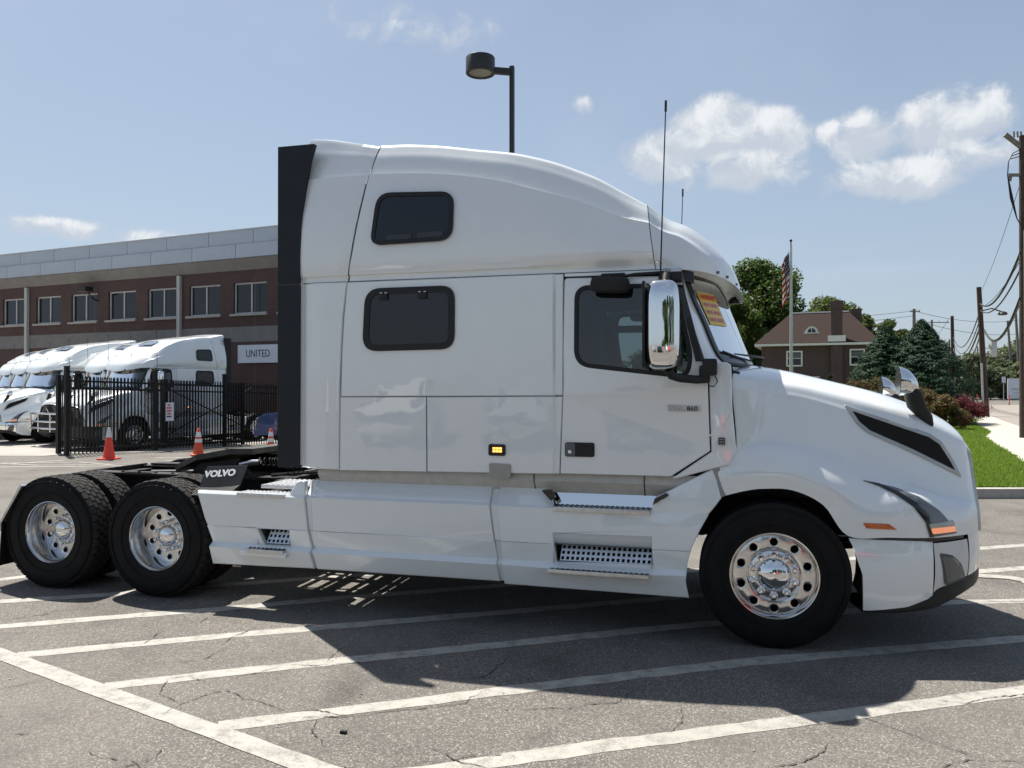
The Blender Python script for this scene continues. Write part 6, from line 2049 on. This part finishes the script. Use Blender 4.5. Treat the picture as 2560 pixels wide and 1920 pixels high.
# street furniture far right
for k, (e, n) in enumerate(((51.4, 85.0), (50.6, 78.3))):
    o = empty('delineator_post', site(e, n, .16)); tag(o, ['orange marker post at the drive edge, the left of two', 'orange marker post at the drive edge, the right of two'][k], 'marker post', 'orange marker posts')
    mb = MB(); mb.tube([(0, 0, 0), (0, 0, 1.05)], .05, 8); mb.build('post', 'marker_orange', o, 60)
    mb = MB(); mb.lathe([(.0005, 0), (.14, 0), (.12, .05), (.0005, .06)], 12, 'z'); mb.build('foot', 'black_plastic', o, 40)
sg2 = empty('street_sign', site((2193 - 1106) / 1662 * 110, 110, 0), R(15.2)); tag(sg2, 'white street sign board with blue print beside the far trees', 'sign')
mb = MB(); mb.cbox((0, 0, 1.75), (2.2, .12, 2.9), .03); mb.build('board', 'sign_white', sg2)
mb = MB(); mb.box((.1, -.07, 1.7), (1.3, .012, .35)); mb.box((.1, -.07, 1.2), (1.0, .012, .12)); mb.build('print', 'panel_metal', sg2)
for s in (-1, 1):
    mb = MB(); mb.box((s * .9, 0, .16), (.1, .1, .32)); mb.build('leg', 'conduit', sg2)
sg3 = empty('street_sign', site((2168 - 1106) / 1662 * 105, 105, 0), R(15.2)); tag(sg3, 'small plain sign plate on a thin post left of the white board', 'sign')
mb = MB(); mb.tube([(0, 0, 0), (0, 0, 2.6)], .04, 8); mb.build('post', 'conduit', sg3); mb = MB(); mb.box((0, -.05, 3.0), (.5, .03, .8)); mb.build('plate', 'sign_white', sg3)
# ------------------------------------------------------------------ trees and shrubs
def leaf_quads(C, N, size, rg, aspect=.62):
    """one small rhombic leaf (or spray) per centre; N are the rough facings"""
    n = len(C)
    a = rg.normal(size=(n, 3)); a -= (a * N).sum(1, keepdims=True) * N; a /= np.linalg.norm(a, axis=1, keepdims=True) + 1e-9
    b_ = np.cross(N, a)
    s = size * (.6 + .8 * rg.random((n, 1)))
    V = np.empty((n * 4, 3))
    V[0::4] = C - a * s; V[1::4] = C + b_ * s * aspect; V[2::4] = C + a * s; V[3::4] = C - b_ * s * aspect
    return V


def crown_points(clumps, n, rg, shell=.45):
    w = np.array([c[3] * c[4] for c in clumps]); w = w / w.sum()
    idx = rg.choice(len(clumps), n, p=w)
    d = rg.normal(size=(n, 3)); d /= np.linalg.norm(d, axis=1, keepdims=True)
    r = (shell + (1 - shell) * rg.random(n)) ** .7
    K = np.array(clumps)
    rad = np.stack([K[idx, 3], K[idx, 3], K[idx, 4]], 1)
    C = K[idx, :3] + d * rad * r[:, None] + rg.normal(size=(n, 3)) * .05 * rad
    N = d * .6 + rg.normal(size=(n, 3)) * .7 + np.array([0, 0, .35]); N /= np.linalg.norm(N, axis=1, keepdims=True)
    return C, N


def limbs(root, h, pts, r0, mat='bark'):
    mb = MB(); mb.tube([(0, 0, 0), (random.uniform(-.1, .1) * h * .1, 0, h * .25), (random.uniform(-.1, .1) * h * .2, 0, h * .5), (0, 0, h * .85)], [r0, r0 * .85, r0 * .6, r0 * .15], 10)
    mb.lathe([(r0 * 1.5, 0), (r0 * 1.15, r0), (r0, r0 * 2.2)], 10, 'z')
    tr = mb.build('trunk', mat, root, 60)
    mb = MB()
    for p in pts:
        z0 = max(.15 * h, p[2] * .62)
        m_ = (p[0] * .45 + random.uniform(-.1, .1), p[1] * .45, z0 + (p[2] - z0) * .45)
        mb.tube([(0, 0, z0), m_, (p[0] * .9, p[1] * .9, p[2])], [r0 * .42, r0 * .25, r0 * .07], 6, cap=False)
    mb.build('limbs', mat, tr, 60)


def tree(e, n, h, w, mat, label, nleaf=14000, leaf=.16, clear=.22, seed=1, nclump=38, shape=1.0, base=0.0, group=None, shell=.45, cat='tree', name='leafy_tree', squash=.8):
    rg = np.random.default_rng(seed)
    random.seed(seed)
    root = empty(name, site(e, n, base))
    tag(root, label, cat, group)
    clumps = []
    ch = h * (1 - clear)
    for k in range(nclump):
        t = (k + .5) / nclump
        z = h * clear + ch * (.08 + .86 * t)
        prof = (math.sin(PI * min(1, (t * .86 + .12))) ** .6) * shape
        rr = w / 2 * prof * math.sqrt(rg.random() * .9 + .1) * .88
        a = rg.random() * 2 * PI + k * 2.4
        cs = w * (.11 + .09 * rg.random())
        clumps.append((rr * math.cos(a), rr * math.sin(a), z, cs, cs * squash))
    C, N = crown_points(clumps, nleaf, rg, shell)
    limbs(root, h, [clumps[i][:3] for i in range(0, nclump, 2)], max(.05, h * .020))
    link('crown', tri_mesh('crown', leaf_quads(C, N, leaf, rg), 4, mat), root)
    return root


def spruce(e, n, h, w, label, seed, base=kz, nleaf=66000):
    rg = np.random.default_rng(seed); random.seed(seed)
    root = empty('spruce_tree', site(e, n, base)); tag(root, label, 'spruce', 'blue spruces on the lawn')
    mb = MB(); mb.tube([(0, 0, 0), (0, 0, h * .5), (0, 0, h * .97)], [.14, .08, .015], 8); mb.build('trunk', 'bark', root, 60)
    Cs, Ns = [], []
    nb = int(h * 95)
    tips = []
    for k in range(nb):
        t = (k / nb) ** .92
        z = .12 + t * (h - .15)
        R_ = w / 2 * (1 - t ** 1.55) ** .85 * (1.0 if t > .10 else .80 + 2 * t) * (.90 + .16 * rg.random())
        a = k * 2.399 + rg.normal() * .2
        tips.append((R_, a, z))
    per = nleaf // nb
    for R_, a, z in tips:
        u = rg.random(per) ** .42
        r = u * R_
        sp = (.10 + .17 * np.sin(PI * np.clip(u, 0, 1)) ** .8) * (.5 + .8 * R_ / (w / 2))
        lat = rg.normal(size=per) * sp * .75
        dz = -.14 * u * R_ + .10 * u ** 3 * R_ + np.abs(rg.normal(size=per)) * .05 - np.abs(lat) * .22
        x = r * math.cos(a) - lat * math.sin(a); y = r * math.sin(a) + lat * math.cos(a)
        Cs.append(np.stack([x, y, z + dz], 1))
        nn = np.stack([np.full(per, math.cos(a) * .55), np.full(per, math.sin(a) * .55), np.full(per, .8)], 1) + rg.normal(size=(per, 3)) * .35
        Ns.append(nn / np.linalg.norm(nn, axis=1, keepdims=True))
    C, N = np.concatenate(Cs), np.concatenate(Ns)
    link('crown', tri_mesh('crown', leaf_quads(C, N, .050, rg, .36), 4, 'needle_blue'), root)
    return root


def shrub(e, n, h, w, mat, label, seed, nleaf=9000, leaf=.05, base=kz, name='shrub', spiky=0.0, group=None, flat=1.0, ncl=22):
    rg = np.random.default_rng(seed); random.seed(seed)
    root = empty(name, site(e, n, base)); tag(root, label, 'shrub', group)
    clumps = []
    for k in range(ncl):
        a = rg.random() * 2 * PI; u = math.sqrt(rg.random())
        rr = u * w / 2 * .80
        top = h * (1 - .55 * u ** 2.2)
        z = top * (.35 + .55 * rg.random())
        cs = min(w * .17, h * .26)
        clumps.append((rr * math.cos(a), rr * math.sin(a) * flat, z, cs, cs * .9))
    C, N = crown_points(clumps, nleaf, rg, .35)
    C[:, 2] = np.maximum(C[:, 2], .03)
    V = leaf_quads(C, N, leaf, rg, .5)
    if spiky:
        m_ = int(nleaf * .25)
        i = rg.choice(nleaf, m_); d = C[i] - np.array([0, 0, h * .2]); d /= np.linalg.norm(d, axis=1, keepdims=True)
        P_ = C[i] + d * spiky * rg.random((m_, 1)) * h
        V = np.concatenate([V, leaf_quads(P_, N[i], leaf * .8, rg, .4)])
    mb = MB()
    for c in clumps[:10]: mb.tube([(c[0] * .15, c[1] * .15, 0), (c[0] * .6, c[1] * .6, c[2] * .6), c[:3]], [.03, .02, .008], 5)
    mb.build('stem', 'bark', root, 60)
    link('foliage', tri_mesh('foliage', V, 4, mat), root)
    return root


E_ = lambda dx, n: (dx - 1106) / 1662 * n
Zt = lambda dy, n: 1.855 + (838 - dy) / 1662 * n
# big trees behind the house
tree(E_(1652, 82), 82, Zt(566, 82), 10.8, 'leaf_green', 'tallest dark green tree, behind the left end of the brick house', 46000, .16, .06, 11, 90, shape=1.05, squash=.85)
tree(E_(1590, 76), 76, Zt(640, 76), 6.5, 'leaf_green', 'lower dark green tree just right of the windscreen, left of the tallest tree', 20000, .15, .04, 12, 46)
tree(E_(1795, 92), 92, Zt(648, 92), 9.0, 'leaf_light', 'pale green open tree showing above the house roof ridge', 13000, .20, .30, 13, 30, shell=.3)
tree(E_(1862, 96), 96, Zt(682, 96), 6.0, 'leaf_light', 'pale green tree right behind the small house chimney', 8000, .20, .25, 14, 24, shell=.3)
tree(E_(1925, 100), 100, Zt(688, 100), 5.6, 'leaf_light', 'pale green tree left of the taller spruce top', 7000, .20, .25, 15, 22, shell=.3)
tree(E_(1745, 100), 100, Zt(700, 100), 6.0, 'leaf_green', 'small dark green tree low behind the house roof', 8000, .20, .15, 16, 24)
# spruces
spruce(E_(1912, 39), 39, Zt(705, 39) - kz, 4.7, 'smaller blue spruce, left of the pair beside the brick house', 21)
spruce(E_(1992, 38), 38, Zt(692, 38) - kz, 5.8, 'larger blue spruce, right of the pair and partly before the other', 22, nleaf=80000)
# red-tipped hedge shrubs and the barberry
for k, (dx, dy, n, w_, lab) in enumerate(((1852, 818, 33, 1.9, 'bronze leaved rounded shrub behind the bonnet top, leftmost of the red tipped shrubs'), (1905, 812, 33.5, 2.0, 'red and green shrub just left of the bonnet mirrors'), (1955, 809, 34, 2.0, 'red flecked shrub directly behind the chrome bonnet mirrors'), (2003, 820, 33, 1.8, 'red tipped shrub just right of the bonnet mirrors'), (2040, 845, 32, 1.7, 'low green and bronze shrub beside the dark red barberry'))):
    shrub(E_(dx, n), n, Zt(dy, n) - kz, w_, 'leaf_redtip', lab, 30 + k, 9000, .050, name='red_tip_shrub', group='red tipped shrubs before the spruces', spiky=.08)
shrub(E_(2092, 35), 35, Zt(843, 35) - kz, 1.55, 'leaf_barberry', 'dark purple red barberry bush at the corner of the lawn', 40, 12000, .034, name='barberry_bush', spiky=.22, ncl=26)
# clipped dark shrubs before the house
for k, dx in enumerate((1735, 1762, 1790, 1822, 1850)):
    n = 52 + .4 * k
    shrub(E_(dx, n), n, Zt((805, 812, 802, 812, 803)[k], n), 1.1, 'leaf_dark', ['small clipped evergreen below the awning, leftmost of the row before the house', 'second small clipped evergreen from the left before the house', 'taller middle clipped evergreen before the house', 'fourth clipped evergreen, below the big chimney', 'rightmost clipped evergreen before the house, next to the red tipped shrubs'][k], 50 + k, 3500, .06, 0.1, name='clipped_evergreen', group='clipped evergreens before the house', ncl=10)
# street trees far right, small, their haze put into the leaf colour
far = [(2075, 778, 150, 11), (2098, 770, 175, 13), (2120, 795, 120, 8), (2155, 760, 165, 14), (2185, 752, 150, 13), (2212, 740, 170, 15), (2140, 800, 125, 8), (2175, 785, 135, 9), (2060, 800, 190, 12), (2205, 790, 128, 9), (2240, 770, 140, 12), (2040, 806, 210, 12)]
FAR_LABELS = ['hazy round street tree, leftmost of the far row, just right of the dark pole', 'hazy street tree just left of the thick leaning pole foot', 'small hazy tree low in front of the leaning pole', 'broad hazy tree right of the thick leaning pole', 'big hazy tree behind the small sign plate', 'tallest hazy tree at the right edge behind the white sign board', 'small hazy tree directly right of the leaning pole foot', 'middling hazy tree left of the small sign plate', 'low faint tree nearest the spruce foot', 'hazy tree just left of the white sign board', 'hazy tree beyond the tall edge pole, cut by the picture edge', 'faintest low tree just right of the spruce']
for k, (dx, dy, n, w_) in enumerate(far):
    tree(E_(dx, n), n, Zt(dy, n), w_, 'leaf_far_hazed', FAR_LABELS[k], 4200, .34, .18, 60 + k, 20, group='street trees far down the road')
tree(50.4, 84, 5.6, 2.6, 'leaf_far_hazed', 'small street tree on a thin dark trunk right of the leaning pole', 2600, .16, .45, 80, 14)
# a belt of trees closing the horizon
def belt(name, e0, e1, n0, h, seed, label, mat='leaf_far_hazed', nleaf=16000):
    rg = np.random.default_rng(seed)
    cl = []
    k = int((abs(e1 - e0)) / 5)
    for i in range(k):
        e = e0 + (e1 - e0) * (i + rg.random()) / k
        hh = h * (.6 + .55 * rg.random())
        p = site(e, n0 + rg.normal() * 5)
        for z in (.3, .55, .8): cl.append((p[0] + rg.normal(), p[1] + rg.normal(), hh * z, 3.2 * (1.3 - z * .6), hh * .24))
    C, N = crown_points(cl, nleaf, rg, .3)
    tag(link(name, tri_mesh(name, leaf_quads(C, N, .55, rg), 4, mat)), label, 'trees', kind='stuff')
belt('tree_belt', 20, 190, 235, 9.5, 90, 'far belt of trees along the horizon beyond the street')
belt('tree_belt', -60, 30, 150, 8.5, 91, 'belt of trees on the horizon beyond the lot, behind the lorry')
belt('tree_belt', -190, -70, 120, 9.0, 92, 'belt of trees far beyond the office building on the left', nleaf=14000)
# trees behind the photographer, seen as reflections in chrome and glass
for k, (e, n, h, w_) in enumerate(((-9, -31, 10, 8), (-2.5, -30, 11.5, 8.5), (5, -31, 12.5, 9), (12.5, -30, 12, 9), (21, -29, 13, 10), (31, -27, 12, 11))):
    tree(e, n, h, w_, 'leaf_green', ['broad green tree mirrored in the door mirror', 'tall green tree mirrored in the hub cap', 'green tree mirrored beside the red flash of the door mirror', 'green tree mirrored in the bonnet mirror', 'green tree far behind the photographer', 'green tree behind the photographer on the rear wheel side'][k], 6000, .28, .15, 100 + k, 26, group='trees on the far side of the lot, seen in reflections')
